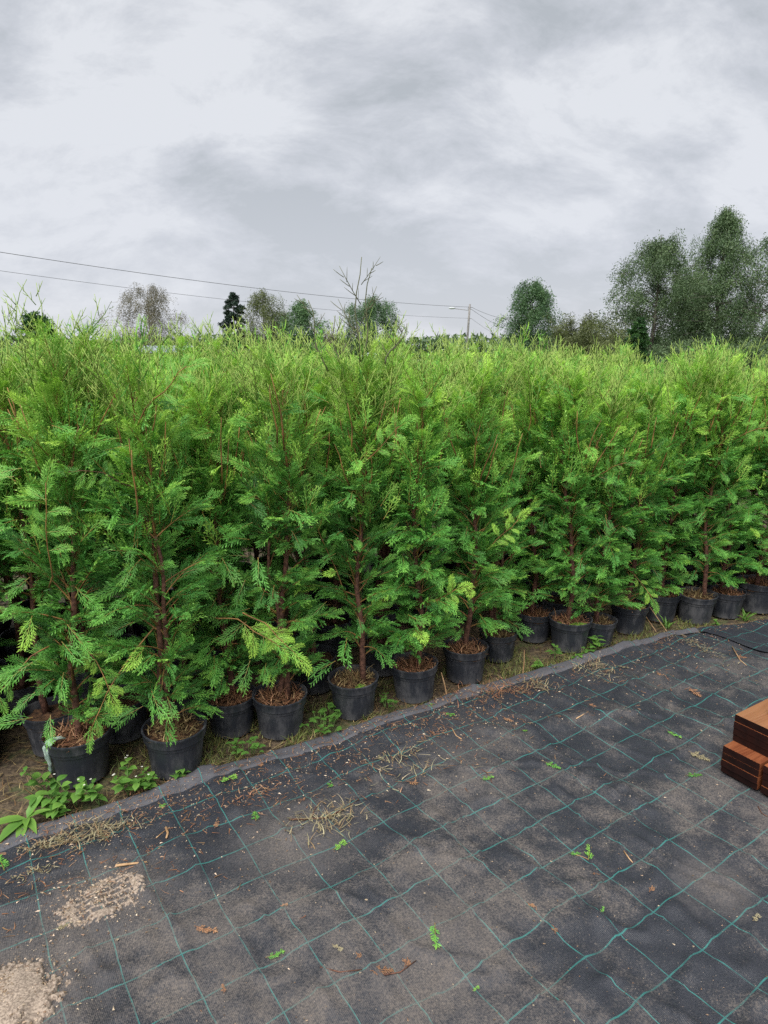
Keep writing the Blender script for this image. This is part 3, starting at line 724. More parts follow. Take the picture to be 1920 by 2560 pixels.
def build_potted(x, y, vi, s, rz, label, front_i=None):
    ps = POTS.get(front_i, 1.0) if front_i is not None else 1.0
    root = empty("potted_cedar", (x, y, 0), 0); tag(root, label, "cedar tree", GROUP)
    v = VAR[vi]; s = hfac(x, y) * (1 + (0.35 if front_i is not None else 1.0) * (s - 1))
    ph = PH * ps
    pot = link("pot", POT, root); pot.scale = (ps,) * 3; pot.location.z = 0.0; pot.rotation_euler = (rnd.uniform(-.03, .03), rnd.uniform(-.03, .03), rnd.uniform(0, 6))
    si = (front_i or 0) % 3
    so = link("soil", SOIL[si], root); so.scale = (ps, ps, ps); so.location.z = ph - 0.034; so.rotation_euler.z = rnd.uniform(0, 6)
    tr = link("trunk", v['trunk'], root); fo = link("foliage", v['foliage'], root); wd = link("branches", v['wood'], root); wh = link("leaders", v['whip'], root); wh['kind'] = 'stuff'
    fo['kind'] = 'stuff'; wd['kind'] = 'stuff'
    for q in (tr, fo, wd, wh):
        q.location.z = ph - 0.03; q.scale = (1.0, 1.0, s); q.rotation_euler = (rnd.uniform(-0.02, 0.02), rnd.uniform(-0.025, 0.025) + LEAN.get(front_i, 0), rz)
        q.rotation_euler = tr.rotation_euler
    if front_i is not None:
        li = link("litter", LIT[si], root); li['kind'] = 'stuff'; li.scale = (ps,) * 3; li.location.z = so.location.z; li.rotation_euler.z = rnd.uniform(0, 6)
        r = random.Random(front_i * 13 + 5)
        nf = 26 if front_i < 8 else 18
        for k in range(nf):
            z = 0.30 + 1.12 * (k + r.random()) / nf
            a = -math.pi / 2 + math.radians(-25) + r.gauss(0, 0.75)
            taper = 1.0 - 0.45 * max(0, (z - 0.7)) / 0.8
            rr = 0.155 * taper * r.uniform(0.7, 1.12) * s
            L = r.uniform(0.075, 0.135)
            hi = z > 1.05
            mesh = FAN[1 if hi and r.random() < .6 else r.choice((0, 0, 2, 3, 5, 5, 4 if r.random() < .5 else 2))]
            f = link("spray", mesh, root)
            d = Vector((math.cos(a + r.gauss(0, 0.5)), math.sin(a), r.uniform(-0.65, 0.35) + (0.5 if hi else 0))).normalized()
            ref = Vector((r.gauss(0, .4), -0.75 + r.gauss(0, .3), 0.55)).normalized()
            yv = ref.cross(d).normalized(); zv = d.cross(yv)
            Mx = Matrix((d, yv, zv)).transposed().to_4x4()
            f.rotation_euler = Mx.to_euler(); f.scale = (L,) * 3
            f.location = (math.cos(a) * rr, math.sin(a) * rr, z)
    return root
roots = []
for k, (x, y, vi, s, rz, lab) in enumerate(FRONT):
    ps = POTS.get(k, 1.0)
    q_ = PB * ps / math.hypot(x, y)
    roots.append(build_potted(x * (1 + q_), y * (1 + q_), vi, s, rz, lab, k))

# individually placed branches on the front trees: woody stalk with fans (child objects)
def branch(root, base, tip, sag, fans, age_i=4, tipL=0.17, name="branch", r0=0.0030, side_n=6, col_mat='twig'):
    base = Vector(base); tip = Vector(tip)
    pts = []
    for k in range(8):
        t = k / 7; p = base.lerp(tip, t); p.z += sag * math.sin(math.pi * t) + 0.006 * math.sin(t * 11 + base.x * 40); p.x += 0.006 * math.sin(t * 9 + base.z * 30); pts.append(p)
    m = MB(); m.tube(pts, [r0 * (1 - 0.6 * k / 7) for k in range(8)], 6)
    b = m.obj(name, M[col_mat], root, True)
    r = random.Random(hash((round(base.x, 3), round(tip.z, 3))) & 0xffff)
    for k in range(side_n + 1):
        t = 0.55 + 0.42 * k / max(side_n, 1) if k < side_n else 0.93
        i = min(6, int(t * 7)); p = pts[i].lerp(pts[i + 1], t * 7 - i); tg = (pts[i + 1] - pts[i]).normalized()
        sd = Vector((0, -0.9, 0.4)).cross(tg).normalized()
        sg = 1 if k % 2 else -1
        an = 0 if k == side_n else math.radians(r.uniform(35, 60))
        d = (tg * math.cos(an) + sd * sg * math.sin(an) + Vector((0, 0, -0.18))).normalized()
        ref = Vector((r.gauss(0, .25), -0.9, 0.5 + r.gauss(0, .25))).normalized()
        yv = ref.cross(d).normalized(); zv = d.cross(yv)
        f = link("spray", FAN[age_i if r.random() < 0.75 else 1], b)
        f.rotation_euler = Matrix((d, yv, zv)).transposed().to_euler(); L = (tipL * 0.9 if k == side_n else tipL * r.uniform(0.40, 0.7)); f.scale = (L,) * 3; f.location = p
    return b
branch(roots[3], (-0.24, -0.14, 0.58), (0.03, -0.23, 0.50), 0.035, 6, 4, 0.155)
branch(roots[3], (-0.10, -0.16, 0.60), (0.10, -0.24, 0.47), 0.03, 5, 4, 0.125)
branch(roots[1], (-0.02, -0.06, 0.62), (-0.22, -0.24, 0.30), 0.03, 5, 1, 0.122)
branch(roots[1], (0.0, -0.02, 1.10), (-0.20, -0.14, 1.22), 0.01, 4, 0, 0.094, col_mat='bark')
branch(roots[1], (-0.05, -0.03, 1.33), (0.18, -0.12, 1.55), 0.02, 5, 1, 0.108)
branch(roots[0], (-0.05, -0.02, 0.55), (-0.24, -0.16, 0.33), 0.04, 5, 1, 0.115)
branch(roots[0], (0.02, -0.10, 0.80), (0.10, -0.22, 1.20), -0.07, 5, 1, 0.122)
branch(roots[0], (-0.14, -0.12, 0.70), (-0.20, -0.22, 0.98), -0.03, 3, 0, 0.086)
branch(roots[0], (0.0, -0.02, 0.65), (0.22, -0.16, 0.42), 0.05, 4, 4, 0.108)
branch(roots[4], (-0.02, 0, 0.55), (-0.16, -0.12, 0.98), -0.02, 4, 1, 0.101)
branch(roots[4], (0.0, 0, 1.10), (0.20, -0.14, 1.32), -0.01, 5, 1, 0.108)
branch(roots[5], (0.0, 0, 0.45), (0.17, -0.16, 0.60), -0.02, 5, 4, 0.108)
branch(roots[6], (0.02, 0, 0.62), (0.20, -0.14, 0.86), -0.02, 4, 4, 0.101)
branch(roots[11], (-0.10, -0.06, 0.42), (0.04, -0.20, 0.27), 0.03, 5, 4, 0.108)
branch(roots[9], (0.0, 0, 0.95), (0.20, -0.10, 1.06), -0.01, 4, 0, 0.094)
branch(roots[13], (0.0, 0, 1.05), (0.24, -0.15, 1.20), 0.02, 4, 1, 0.108)
# tall sparse leaders above some crowns
def leader(root, x, y, z, h, lean=0.0, forks=2, seed=0):
    r = random.Random(seed); m = MB()
    pts = [Vector((x + lean * t * h + 0.012 * math.sin(t * 7 + seed), y, z + h * t)) for t in [k / 6 for k in range(7)]]
    m.tube(pts, [(0.0038 if root is roots[4] else 0.0022) * (1 - 0.6 * k / 6) for k in range(7)], 5)
    def twig(p, d, L, rr, dep):
        q = [p + d * (L * t) + Vector((0, 0, 0.10 * L * t * t)) for t in (0, 0.33, 0.66, 1)]
        m.tube(q, [rr, rr * .85, rr * .8, rr * .4], 4)
        if dep:
            for k in range(max(2, int(L / 0.022))):
                t = (k + 1) / (int(L / 0.022) + 1.5); sg = 1 if k % 2 else -1
                dd = (d + Vector((-d.z, r.uniform(-.4, .4), d.x)) * sg * 0.75 + Vector((0, 0, .25))).normalized()
                twig(p + d * (L * t), dd, L * r.uniform(0.16, 0.34), rr * 0.8, dep - 1)
    for k in range(forks):
        t = 0.18 + 0.75 * k / max(forks, 1); p = pts[0].lerp(pts[-1], t)
        sg = 1 if k % 2 else -1
        d = Vector((sg * r.uniform(0.4, 0.8), r.uniform(-0.2, 0.2), 0.8)).normalized()
        twig(p, d, h * r.uniform(0.28, 0.5) * (1.1 - 0.5 * t), 0.0020 if root is roots[4] else 0.0015, 1)
    return m.obj("leader", M['whip_dark' if root is roots[4] else 'whip'], root, True)
leader(roots[4], 0.03, 0.0, 1.56, 0.40, 0.02, 4, 1)
leader(roots[4], 0.05, 0.01, 1.56, 0.36, 0.10, 2, 31)
leader(roots[4], -0.04, 0.0, 1.50, 0.24, -0.12, 4, 32)
leader(roots[4], -0.10, 0.02, 1.52, 0.28, -0.25, 5, 2)
leader(roots[4], 0.14, 0.0, 1.55, 0.16, 0.6, 5, 3)
leader(roots[0], 0.02, 0.0, 1.60, 0.22, 0.15, 6, 4)
leader(roots[0], -0.12, 0.0, 1.58, 0.25, 0.55, 3, 5)
leader(roots[1], 0.0, 0.0, 1.52, 0.20, 0.1, 5, 6)
leader(roots[2], 0.05, 0.0, 1.48, 0.24, -0.25, 5, 7)
leader(roots[3], -0.02, 0.0, 1.50, 0.22, 0.2, 3, 8)
leader(roots[5], 0.05, 0.0, 1.50, 0.2, 0.2, 5, 9)
leader(roots[6], 0.03, 0.0, 1.50, 0.26, 0.35, 6, 10)
leader(roots[6], -0.08, 0.0, 1.48, 0.2, -0.2, 5, 11)
leader(roots[7], 0.0, 0.0, 1.42, 0.22, 0.3, 5, 12)
leader(roots[1], 0.12, 0.0, 1.45, 0.2, 0.5, 5, 13)
leader(roots[3], -0.12, 0.0, 1.46, 0.22, -0.3, 6, 14)
leader(roots[9], 0.05, 0.0, 1.40, 0.16, 0.2, 4, 15)
leader(roots[13], 0.0, 0.0, 1.36, 0.16, 0.2, 3, 16)

for k_, (ri, dx_, z_, h_k, ln_, fk_) in enumerate(((0, 0.10, 1.42, 0.30, 0.1, 6), (1, -0.10, 1.42, 0.26, -0.15, 6), (2, -0.08, 1.42, 0.30, 0.2, 7), (2, 0.12, 1.40, 0.26, 0.4, 5), (3, 0.08, 1.44, 0.26, 0.1, 6),
        (5, -0.08, 1.44, 0.28, 0.1, 7), (6, 0.12, 1.40, 0.30, 0.55, 7), (7, -0.06, 1.38, 0.28, 0.3, 7), (8, 0.0, 1.38, 0.30, -0.1, 6), (10, 0.0, 1.36, 0.22, 0.2, 5), (12, 0.05, 1.36, 0.20, 0.1, 4), (14, 0.0, 1.36, 0.2, 0.1, 4))):
    leader(roots[ri], dx_, 0.03, z_, h_k, ln_, fk_, 40 + k_)

# rows behind: only tops and gaps between the front trees show
fl = np.array([(f[0], f[1]) for f in FRONT])
back_lab = "cedar in the rows behind the front one, its yellow-green top merging with its neighbours"
cnt = 0
rowx = np.arange(-2.75, 3.6, 0.27)
for row in range(1, 7):
    for k, xb in enumerate(rowx):
        x = xb + (0.13 if row % 2 else 0) + rnd.uniform(-0.035, 0.035) - row * 0.12
        yb = np.interp(xb, [-2.8, -2.2, -1.134, -0.434, 0.396, 1.0, 1.865, 2.3, 4.0], [1.30, 1.70, 2.26, 2.60, 3.05, 3.42, 3.84, 3.95, 4.60])
        y = yb + 0.10 + row * 0.27 + rnd.uniform(-0.03, 0.03)
        
        near = min(np.hypot(fl[:, 0] - x, fl[:, 1] + 0.09 - y))
        if near < 0.24: continue
        s = rnd.uniform(0.93, 1.07)
        vi = rnd.choice((0, 4, 6)) if row > 4 else (NF + rnd.randrange(3) if row > 1 or rnd.random() < 0.75 else rnd.choice((4, 6, 5)))  # rearmost rows: low foliage put in to block light and view through the trunks
        build_potted(x, y, vi, s, rnd.uniform(0, 6.28), back_lab)
        cnt += 1
# front-row trees beyond the left and right of the picture, which lean into it
for x, y, vi, lab in ((-1.72, 2.46, 4, "cedar at the left edge, next before the leftmost whole pot"), (-2.05, 2.30, 0, "cedar outside the left edge, second before the leftmost whole pot"),
        (2.62, 4.13, 0, "cedar at the right edge, next after the rightmost pot"), (2.92, 4.27, 4, "cedar outside the right edge, second after the rightmost pot"), (3.24, 4.42, 6, "cedar outside the right edge, third after the rightmost pot")):
    build_potted(x, y, vi, rnd.uniform(0.98, 1.05), rnd.uniform(0, 6.28), lab)

# moss on the tenth pot, tuft on the fifth, rag on the first
mo = MB(); n = 14
V = []; F = []
for i in range(6):
    for j in range(n):
        a = 2 * math.pi * j / n; rr = i / 5
        V.append((0.055 * rr * math.cos(a) * (1 + 0.15 * math.sin(3 * a)), 0.034 * rr * math.sin(a), 0.016 * (1 - rr * rr) + 0.003 * mnoise.noise(Vector((i * 2.1, j * 1.3, 0)))))
for i in range(5):
    for j in range(n): F.append((i * n + j, (i + 1) * n + j, (i + 1) * n + (j + 1) % n, i * n + (j + 1) % n))
mo.add(V, F)
def moss_part(root, loc, sc_, rz=0):
    o = link("moss", MOSS, root); o.location = loc; o.scale = sc_; o.rotation_euler.z = rz; o['label'] = "bright green moss cushion on the soil"
MOSS = mo.mesh("moss", True); MOSS.materials.append(M['moss'])
moss_part(roots[9], (0.035, -0.055, 0.150), (1, 1, 1))
moss_part(roots[9], (-0.065, -0.03, 0.146), (0.5, 0.9, 0.9), 0.5)
moss_part(roots[4], (0.035, -0.055, 0.145), (0.5, 0.8, 0.9), 0.2)
rg_ = MB()
seg = 9; V = []; F = []
path = [(0.02, 0.02, 0.0), (0.0, 0.0, 0.008), (-0.010, -0.014, 0.006), (-0.018, -0.026, -0.004), (-0.020, -0.030, -0.026), (-0.018, -0.030, -0.05), (-0.016, -0.029, -0.078), (-0.014, -0.027, -0.100), (-0.012, -0.026, -0.112)]
wid = [0.02, 0.028, 0.034, 0.028, 0.016, 0.013, 0.011, 0.010, 0.006]
for i, (p, wd) in enumerate(zip(path, wid)):
    for k in range(7):
        u = k / 6 - 0.5
        V.append((p[0] + u * wd, p[1] - 0.006 * math.cos(u * 9 + i) - 0.004 * (i % 2), p[2] + 0.006 * math.sin(u * 12 + i * 1.3)))
for i in range(seg - 1):
    for k in range(6): F.append((i * 7 + k, i * 7 + k + 1, (i + 1) * 7 + k + 1, (i + 1) * 7 + k))
rg_.add(V, F)
o = rg_.obj("rag", M['rag'], None, True); o.modifiers.new("thick", 'SOLIDIFY').thickness = 0.003
o.location = (-1.134 - 0.092, 2.230 + 0.10 - 0.085, 0.187)
tag(o, "limp grey-green rag hanging over the rim of the leftmost pot", "rag")

# ------------------------------------------------------------------ weeds, grass, straw
def leaf_mesh(name, L, W, seed, serr=0.0, cup=0.15):
    n = 5; V = []; A = []; F = []
    for i in range(n + 1):
        t = i / n; wv = W * (math.sin(math.pi * (t ** 0.75)) * 0.5) * (1 + serr * (1 if i % 2 else -1))
        z = -0.35 * L * t * t + 0.10 * L * t
        for s_ in (-1, 0, 1):
            V.append((L * t, s_ * wv, z + abs(s_) * cup * wv)); A.append((0.55 + 0.2 * abs(s_) + 0.1 * t - (0.0 if s_ else 0.0), 0, (seed * 0.37) % 1))
    for i in range(n):
        for k in range(2): F.append((i * 3 + k, (i + 1) * 3 + k, (i + 1) * 3 + k + 1, i * 3 + k + 1))
    me = mesh_np(name, np.array(V), np.array(F), True, tone=np.array(A)); me.materials.append(M['weed']); return me
LEAF = [leaf_mesh("leaf", 1, 0.62, 1, 0.06), leaf_mesh("leaf", 1, 0.70, 2, 0.08), leaf_mesh("leaf", 1, 0.52, 3, 0.04)]
DOCK = [leaf_mesh("leaf", 1, 0.34, 4, 0.05, 0.35), leaf_mesh("leaf", 1, 0.30, 5, 0.03, 0.25)]
CLOV = [leaf_mesh("leaf", 1, 0.95, 6, 0.0)]
LONG = [leaf_mesh("leaf", 1, 0.13, 7, 0.0, 0.5)]
def put_leaf(mesh, parent, p, az, el, L, roll=0.0):
    f = link("leaf", mesh, parent); f.location = p; f.scale = (L, L, L); f.rotation_euler = (Matrix.Rotation(az, 3, 'Z') @ Matrix.Rotation(-el, 3, 'Y') @ Matrix.Rotation(roll, 3, 'X')).to_euler(); return f
STEM = simple('weed_stem', (0.10, 0.17, 0.05), (0.18, 0.26, 0.08), 20, 0.7)
def weed(x, y, h, seed, label, flowers=0, leaf=0.045, pairs=4, spread=0.6, name="weed_plant", cat="weed"):
    r = random.Random(seed); root = empty(name, (x, y, -0.005)); tag(root, label, cat, "weeds growing between pots and fabric")
    nst = r.choice((2, 3, 3))
    for s_ in range(nst):
        a = r.uniform(0, 6.28); lean = r.uniform(0.1, spread); hh = h * r.uniform(0.7, 1.05)
        pts = [Vector((math.cos(a) * lean * hh * t ** 1.3, math.sin(a) * lean * hh * t ** 1.3, hh * t)) for t in (0, .25, .5, .75, 1)]
        m = MB(); m.tube(pts, [0.0024, 0.0022, 0.0019, 0.0016, 0.001], 5); m.obj("stem", STEM, root, True)
        for k in range(pairs):
            t = 0.22 + 0.78 * (k + 1) / pairs; i = min(3, int(t * 4)); p = pts[i].lerp(pts[i + 1], min(1, t * 4 - i))
            ab = k * math.pi / 2 + r.uniform(-.3, .3)
            for q in (0, math.pi):
                put_leaf(r.choice(LEAF), root, p, ab + q + r.uniform(-.3, .3), r.uniform(0.0, 0.5), leaf * r.uniform(0.7, 1.15) * (1.15 - 0.35 * t), r.uniform(-.3, .3))
        if flowers:
            for q in range(flowers):
                m = MB(); c = pts[-1] + Vector((r.uniform(-.012, .012), r.uniform(-.012, .012), 0.012 + r.uniform(0, .012)))
                for z_ in range(5):
                    aa = z_ * 1.2566; m.add([c, c + Vector((math.cos(aa - .4), math.sin(aa - .4), .2)) * .0028, c + Vector((math.cos(aa), math.sin(aa), .1)) * .0042, c + Vector((math.cos(aa + .4), math.sin(aa + .4), .2)) * .004], [(0, 1, 2, 3)])
                m.obj("flower", M['white'], root)
    return root
weed(-1.20, 2.10, 0.10, 1, "leafy green weed at the far left, behind the broad-leaved dock", 0, 0.055)
weed(-1.115, 2.125, 0.12, 2, "green weed with toothed leaves left of the first pot's foot", 1, 0.055)
weed(-1.16, 2.045, 0.07, 12, "low leafy weed spreading at the fabric hem left of the first pot", 0, 0.05)
weed(-1.03, 2.13, 0.10, 3, "small-flowered weed in front of the first pot, left one of the two", 1, 0.042)
weed(-0.945, 2.185, 0.13, 4, "taller weed with tiny white flowers in front of the first pot", 2, 0.05)
weed(-0.895, 2.215, 0.08, 5, "low bushy weed overhanging the hem right of the first pot", 1, 0.045)
weed(-0.795, 2.275, 0.05, 6, "single little weed at the hem left of the second pot", 0, 0.045, 2)
weed(-1.26, 2.20, 0.14, 14, "shaded weed left of the first pot at the picture edge", 0, 0.05)
d = empty("dock_plant", (-1.235, 2.02, 0)); tag(d, "broad-leaved dock with long wrinkled leaves at the lower left edge", "weed", "weeds growing between pots and fabric")
for a, el, L in ((-1.9, 0.15, .13), (-1.35, 0.05, .12), (-0.8, .2, .10), (-2.6, .3, .14), (0.2, .5, .09), (1.2, .7, .1), (-1.1, .45, .08)):
    put_leaf(rnd.choice(DOCK), d, (0, 0, 0.03), a, el, L)
def clover(x, y, n, rad, seed, label):
    r = random.Random(seed); root = empty("clover_patch", (x, y, 0)); tag(root, label, "clover", "weeds growing between pots and fabric")
    m = MB()
    for k in range(n):
        a = r.uniform(0, 6.28); q = rad * math.sqrt(r.random()); h = r.uniform(0.025, 0.075)
        b = Vector((math.cos(a) * q * .6, math.sin(a) * q * .45, -0.005)); p = Vector((math.cos(a) * q, math.sin(a) * q * .8, h))
        m.tube([b, b.lerp(p, .6) + Vector((0, 0, .008)), p], 0.0009, 4)
        sz = r.uniform(0.010, 0.019); ao = r.uniform(0, 2)
        for t in range(3): put_leaf(CLOV[0], root, p, ao + t * 2.094, r.uniform(0.05, .35), sz)
    m.obj("stem", STEM, root, True)
clover(-0.270, 2.600, 30, 0.085, 1, "clover patch between the pot under the drooping bright branch and the tallest cedar's pot")
clover(-0.560, 2.440, 22, 0.07, 2, "clover patch at the hem in front of the tucked-back pot")
clover(-0.235, 2.700, 14, 0.05, 3, "clover behind the larger patch, against the tallest cedar's pot")
clover(0.02, 2.79, 9, 0.04, 4, "few clover leaves right of the tallest cedar's pot")
clover(1.09, 3.33, 8, 0.04, 8, "little clover by the hem under the mossy pot")
weed(0.005, 2.82, 0.07, 21, "thin upright weed between the tallest cedar's pot and the next", 0, 0.025, 3)
weed(0.905, 3.30, 0.10, 22, "upright narrow-leaved weed left of the mossy pot", 0, 0.05, 2, 0.2)
weed(0.80, 3.20, 0.04, 23, "low pale weed at the hem left of the mossy pot", 0, 0.04, 2)
weed(1.155, 3.40, 0.11, 24, "curled pale weed leaning on the narrow pot", 0, 0.055, 3, 0.3)
weed(1.02, 3.30, 0.05, 25, "low weed rosette below the mossy pot", 0, 0.04, 2)
weed(1.98, 3.74, 0.05, 27, "low weed at the hem before the thick-trunked cedar", 0, 0.035, 2)
for x, y, s_, lab in ((2.20, 3.86, 5, "bright green weed tuft left of the rightmost pot"), (0.84, 3.19, 3, "pale green grass shoots by the hem left of the mossy pot"), (1.69, 3.74, 4, "yellowing grass tuft before the pot with dry stalks")):
    root = empty("grass_tuft", (x, y, 0)); tag(root, lab, "grass tuft", "weeds growing between pots and fabric")
    r = random.Random(s_)
    for k in range(14 if s_ != 3 else 6):
        put_leaf(LONG[0], root, (r.uniform(-.02, .02), r.uniform(-.015, .015), -0.004), r.uniform(0, 6.28), r.uniform(0.6, 1.35), r.uniform(0.05, 0.10))

def bedpos(n, r, i0=-1.9, i1=3.3, back=0.55, lo=0.0):
    i = r.uniform(i0, i1, n); v = -(lo + (back - lo) * r.random(n) ** 1.3)
    j = edge_j(i) + v; x, y = to_xy(i, j)
    return np.stack([x, y, -0.006 + r.uniform(0, .012, n)], 1)
V, F, T = ribbon_batch(5200, lambda n, r: bedpos(n, r, -2.4, 3.6, 1.0), (0.03, 0.11), (0.0013, 0.004), (0.0, 0.35), lambda n, r: np.stack([r.random(n) ** 1.2, r.random(n) < .2, r.random(n)], 1), 0.5, 5)
o = link("straw_litter", mesh_np("straw_litter", V, F, False, tone=T), None, M['straw']); tag(o, "dry straw and twigs strewn on the soil between the pots", "litter", kind='stuff')
def gpos(n, r):
    P_ = bedpos(n * 2, r, -0.6, 3.5, 0.26); P_ = P_[fbm(P_[:, 0] * 6, P_[:, 1] * 6, 2, 8) > 0.5]
    while len(P_) < n: P_ = np.concatenate([P_, P_])
    return P_[:n] + np.stack([r.normal(0, .01, n), r.normal(0, .01, n), 0 * np.arange(n)], 1)
V, F, T = ribbon_batch(3600, gpos, (0.018, 0.065), (0.0015, 0.0035), (0.35, 1.4), lambda n, r: np.stack([r.random(n), 0 * r.random(n), r.random(n)], 1), 0.5, 6)
o = link("grass", mesh_np("grass", V, F, False, tone=T), None, M['grass']); tag(o, "short yellowing grass between the pots and the hem", "grass", kind='stuff')
m = MB()
for a, b in (((1.60, 3.69, 0.0), (1.50, 3.79, 0.15)), ((1.66, 3.67, 0.0), (1.58, 3.80, 0.13))):
    m = MB(); m.tube([a, b], 0.0022, 5); o = m.obj("dry_stalk", M['stick']); tag(o, ("longer" if a[0] < 1.63 else "shorter") + " dry stalk leaning against the dense cedar's pot", "stalk", "two dry stalks on one pot")
for k, (a, b, lab) in enumerate((((0.70, 3.12, 0.0), (0.705, 3.13, 0.14), "thin dry stalk standing upright by the hem right of the small pot"), ((0.30, 2.93, 0.0), (0.275, 2.97, 0.10), "broken brown stalk between the sprig-side pot and the scuffed pot"))):
    m = MB(); m.tube([a, Vector(a).lerp(Vector(b), .5) + Vector((.003, 0, 0)), b], [0.0035, 0.003, 0.002], 5); o = m.obj("dry_stalk", M['stick']); tag(o, lab, "stalk")

# ------------------------------------------------------------------ debris on the fabric
def zf(x, y):
    i, j = to_ij(np.array([x, y])); v = j - edge_j(i)
    return float(fabric_z(np.array(i), np.array(j), np.array(max(v, 0.0)))) if v > 0.05 else 0.012
def flat_sprig(x, y, L, rz, mesh, mat, label, name="fallen_sprig", cat="sprig"):
    o = bpy.data.objects.new(name, mesh.copy()); col.objects.link(o); o.data.materials.clear(); o.data.materials.append(M[mat])
    o.location = (x, y, zf(x, y) + 0.006 + 0.0 * L); L *= 0.82; o.scale = (L, L, L * 0.5); o.rotation_euler = (rnd.uniform(-.15, .15), rnd.uniform(-.05, .1), rz)
    return tag(o, label, cat, "sprigs fallen on the weed fabric")
small = [spray_template(s, npin=7, plen=0.30, leaf=0.13, lw=0.030, droop=0.1, droop2=0.2) for s in (61, 62, 63)]
def small_mesh(k, age):
    V, F, T = place_batch(small[k], np.zeros((1, 3)), np.array([[1, 0, 0.]]), np.array([[0, 0, 1.]]), np.array([1.0]), np.array([age]), np.array([0.5])); return mesh_np("sprig", V, F, False, tone=T)
SM = [small_mesh(0, 0.1), small_mesh(1, 0.25), small_mesh(2, 0.0)]
DEB = [
    (-0.319, 1.484, 0.063, 0.42, 0, 'cedar', 'bright green cedar sprig low in the middle of the fabric'),
    (-0.168, 1.888, 0.074, 0.81, 1, 'cedar', 'pale green sprig just below the withered leafy branch'),
    (-0.446, 2.033, 0.074, 1.87, 2, 'cedar', 'tiny green sprig left of the withered leafy branch'),
    (-0.626, 2.231, 0.093, 0.59, 1, 'cedar', 'long pale-green sprig lying at the hem between two grid lines'),
    (-1.185, 1.786, 0.120, 2.26, 0, 'cedar', 'green sprig at the left edge of the fabric'),
    (-0.935, 1.583, 0.059, 0.50, 0, 'tan', 'dull olive sprig below the tyre print'),
    (-0.504, 2.350, 0.077, 0.30, 2, 'dry', 'orange-brown sprig beside the hem in front of the clover'),
    (-0.537, 1.580, 0.083, -0.20, 0, 'dry', 'branched red-brown sprig right of the tyre print'),
    (-0.075, 1.474, 0.060, 1.13, 1, 'dry', 'upright red-brown sprig in the lower middle'),
    (-0.037, 1.438, 0.074, 0.10, 2, 'dry', 'long red-brown sprig at the end of the grey stick line'),
    (-0.143, 1.521, 0.042, -0.57, 1, 'tan', 'small tan sprig in the lower middle'),
    (0.143, 1.576, 0.095, -1.61, 0, 'cedar', 'large dark green sprig pointing down in the lower centre'),
    (0.630, 2.347, 0.080, -0.62, 2, 'cedar', 'bright green sprig on the fabric left of the timber'),
    (0.599, 1.877, 0.065, 0.12, 0, 'cedar', 'left green tip of the two-tipped sprig'),
    (0.655, 1.845, 0.090, 1.11, 1, 'cedar', 'right green tip of the two-tipped sprig'),
    (1.154, 2.278, 0.082, 0.13, 2, 'cedar', 'yellow-green sprig just left of the timber foot'),
    (0.421, 1.671, 0.056, -0.59, 1, 'dry', 'mixed brown sprig in the middle right'),
    (0.478, 1.556, 0.057, 1.47, 0, 'dry', 'upright orange leaf bit below the middle'),
    (0.801, 1.711, 0.082, 1.09, 1, 'dry', 'orange forked leaf bit at the lower right'),
    (0.649, 1.789, 0.033, 0.00, 2, 'dry', 'tiny orange bit right of centre'),
    (0.364, 2.248, 0.068, 0.27, 0, 'cedar', 'green sprig on a grid line right of centre'),
    (0.053, 1.450, 0.068, 1.23, 2, 'dry', 'rust-coloured twig fork at the lower centre'),
    (0.581, 2.581, 0.082, 0.15, 1, 'cedar', 'pale green sprig before the mid-row grid lines'),
    (1.206, 2.584, 0.081, -0.91, 0, 'cedar', 'light green sprig above the olive clump left of the timber'),
    (0.526, 2.707, 0.115, -0.80, 1, 'dry', 'brown sprig below the heap of red clippings'),
    (0.940, 2.812, 0.055, -0.73, 2, 'dry', 'small rusty bit below the dry tuft'),
    (-0.040, 2.390, 0.120, 0.67, 0, 'tan', 'tan curled sprig left of the pale dried plant'),
    (0.084, 2.256, 0.120, -0.22, 1, 'dry', 'long brown twig under the pale dried plant'),
    (-0.212, 2.212, 0.074, 1.15, 2, 'cedar', 'small green sprig right of the red leaf bits'),
    (1.240, 2.445, 0.100, -0.72, 2, 'tan', 'olive-tan flattened clump left of the timber'),
    (-0.582, 1.999, 0.058, 1.57, 1, 'dry', 'red leaf standing on the fabric'),
    (-0.817, 2.125, 0.083, -0.35, 0, 'cedar', 'narrow green sprig above the stripped stick'),
    (0.269, 2.830, 0.096, -2.55, 0, 'cedar', 'dark green sprig fallen between pot and hem'),
    (0.319, 2.691, 0.078, 2.51, 2, 'cedar', 'light green sprig tip by the fallen dark one'),
    (1.377, 3.128, 0.119, -1.18, 1, 'dry', 'orange stain-like flat leaf bits in the upper right'),
    (1.476, 2.974, 0.101, -1.32, 2, 'dry', 'second orange leaf bit toward the timber'),
    (1.050, 1.597, 0.049, 0.58, 1, 'tan', 'small tan sprig at the lower right edge'),
    (-0.405, 1.376, 0.035, 1.95, 2, 'dry', 'tiny rusty bit at the bottom left'),
    (-0.305, 1.654, 0.028, 0.22, 1, 'dry', 'little orange bit left of centre bottom'),
    (0.620, 1.611, 0.034, 0.90, 0, 'cedar', 'minute green tip in the lower right field'),
    (0.224, 1.387, 0.029, 0.52, 1, 'cedar', 'minute green tip in the bottom centre'),
    (1.205, 3.218, 0.077, -0.42, 0, 'tan', 'tan sprig right of the dry tuft'),
    (1.909, 3.336, 0.120, -1.83, 2, 'dry', 'orange-brown sprig near the far seam'),
]
for (x, y, L, rz, k, mat, lab) in DEB:
    flat_sprig(x, y, L, rz, SM[k], mat, lab)

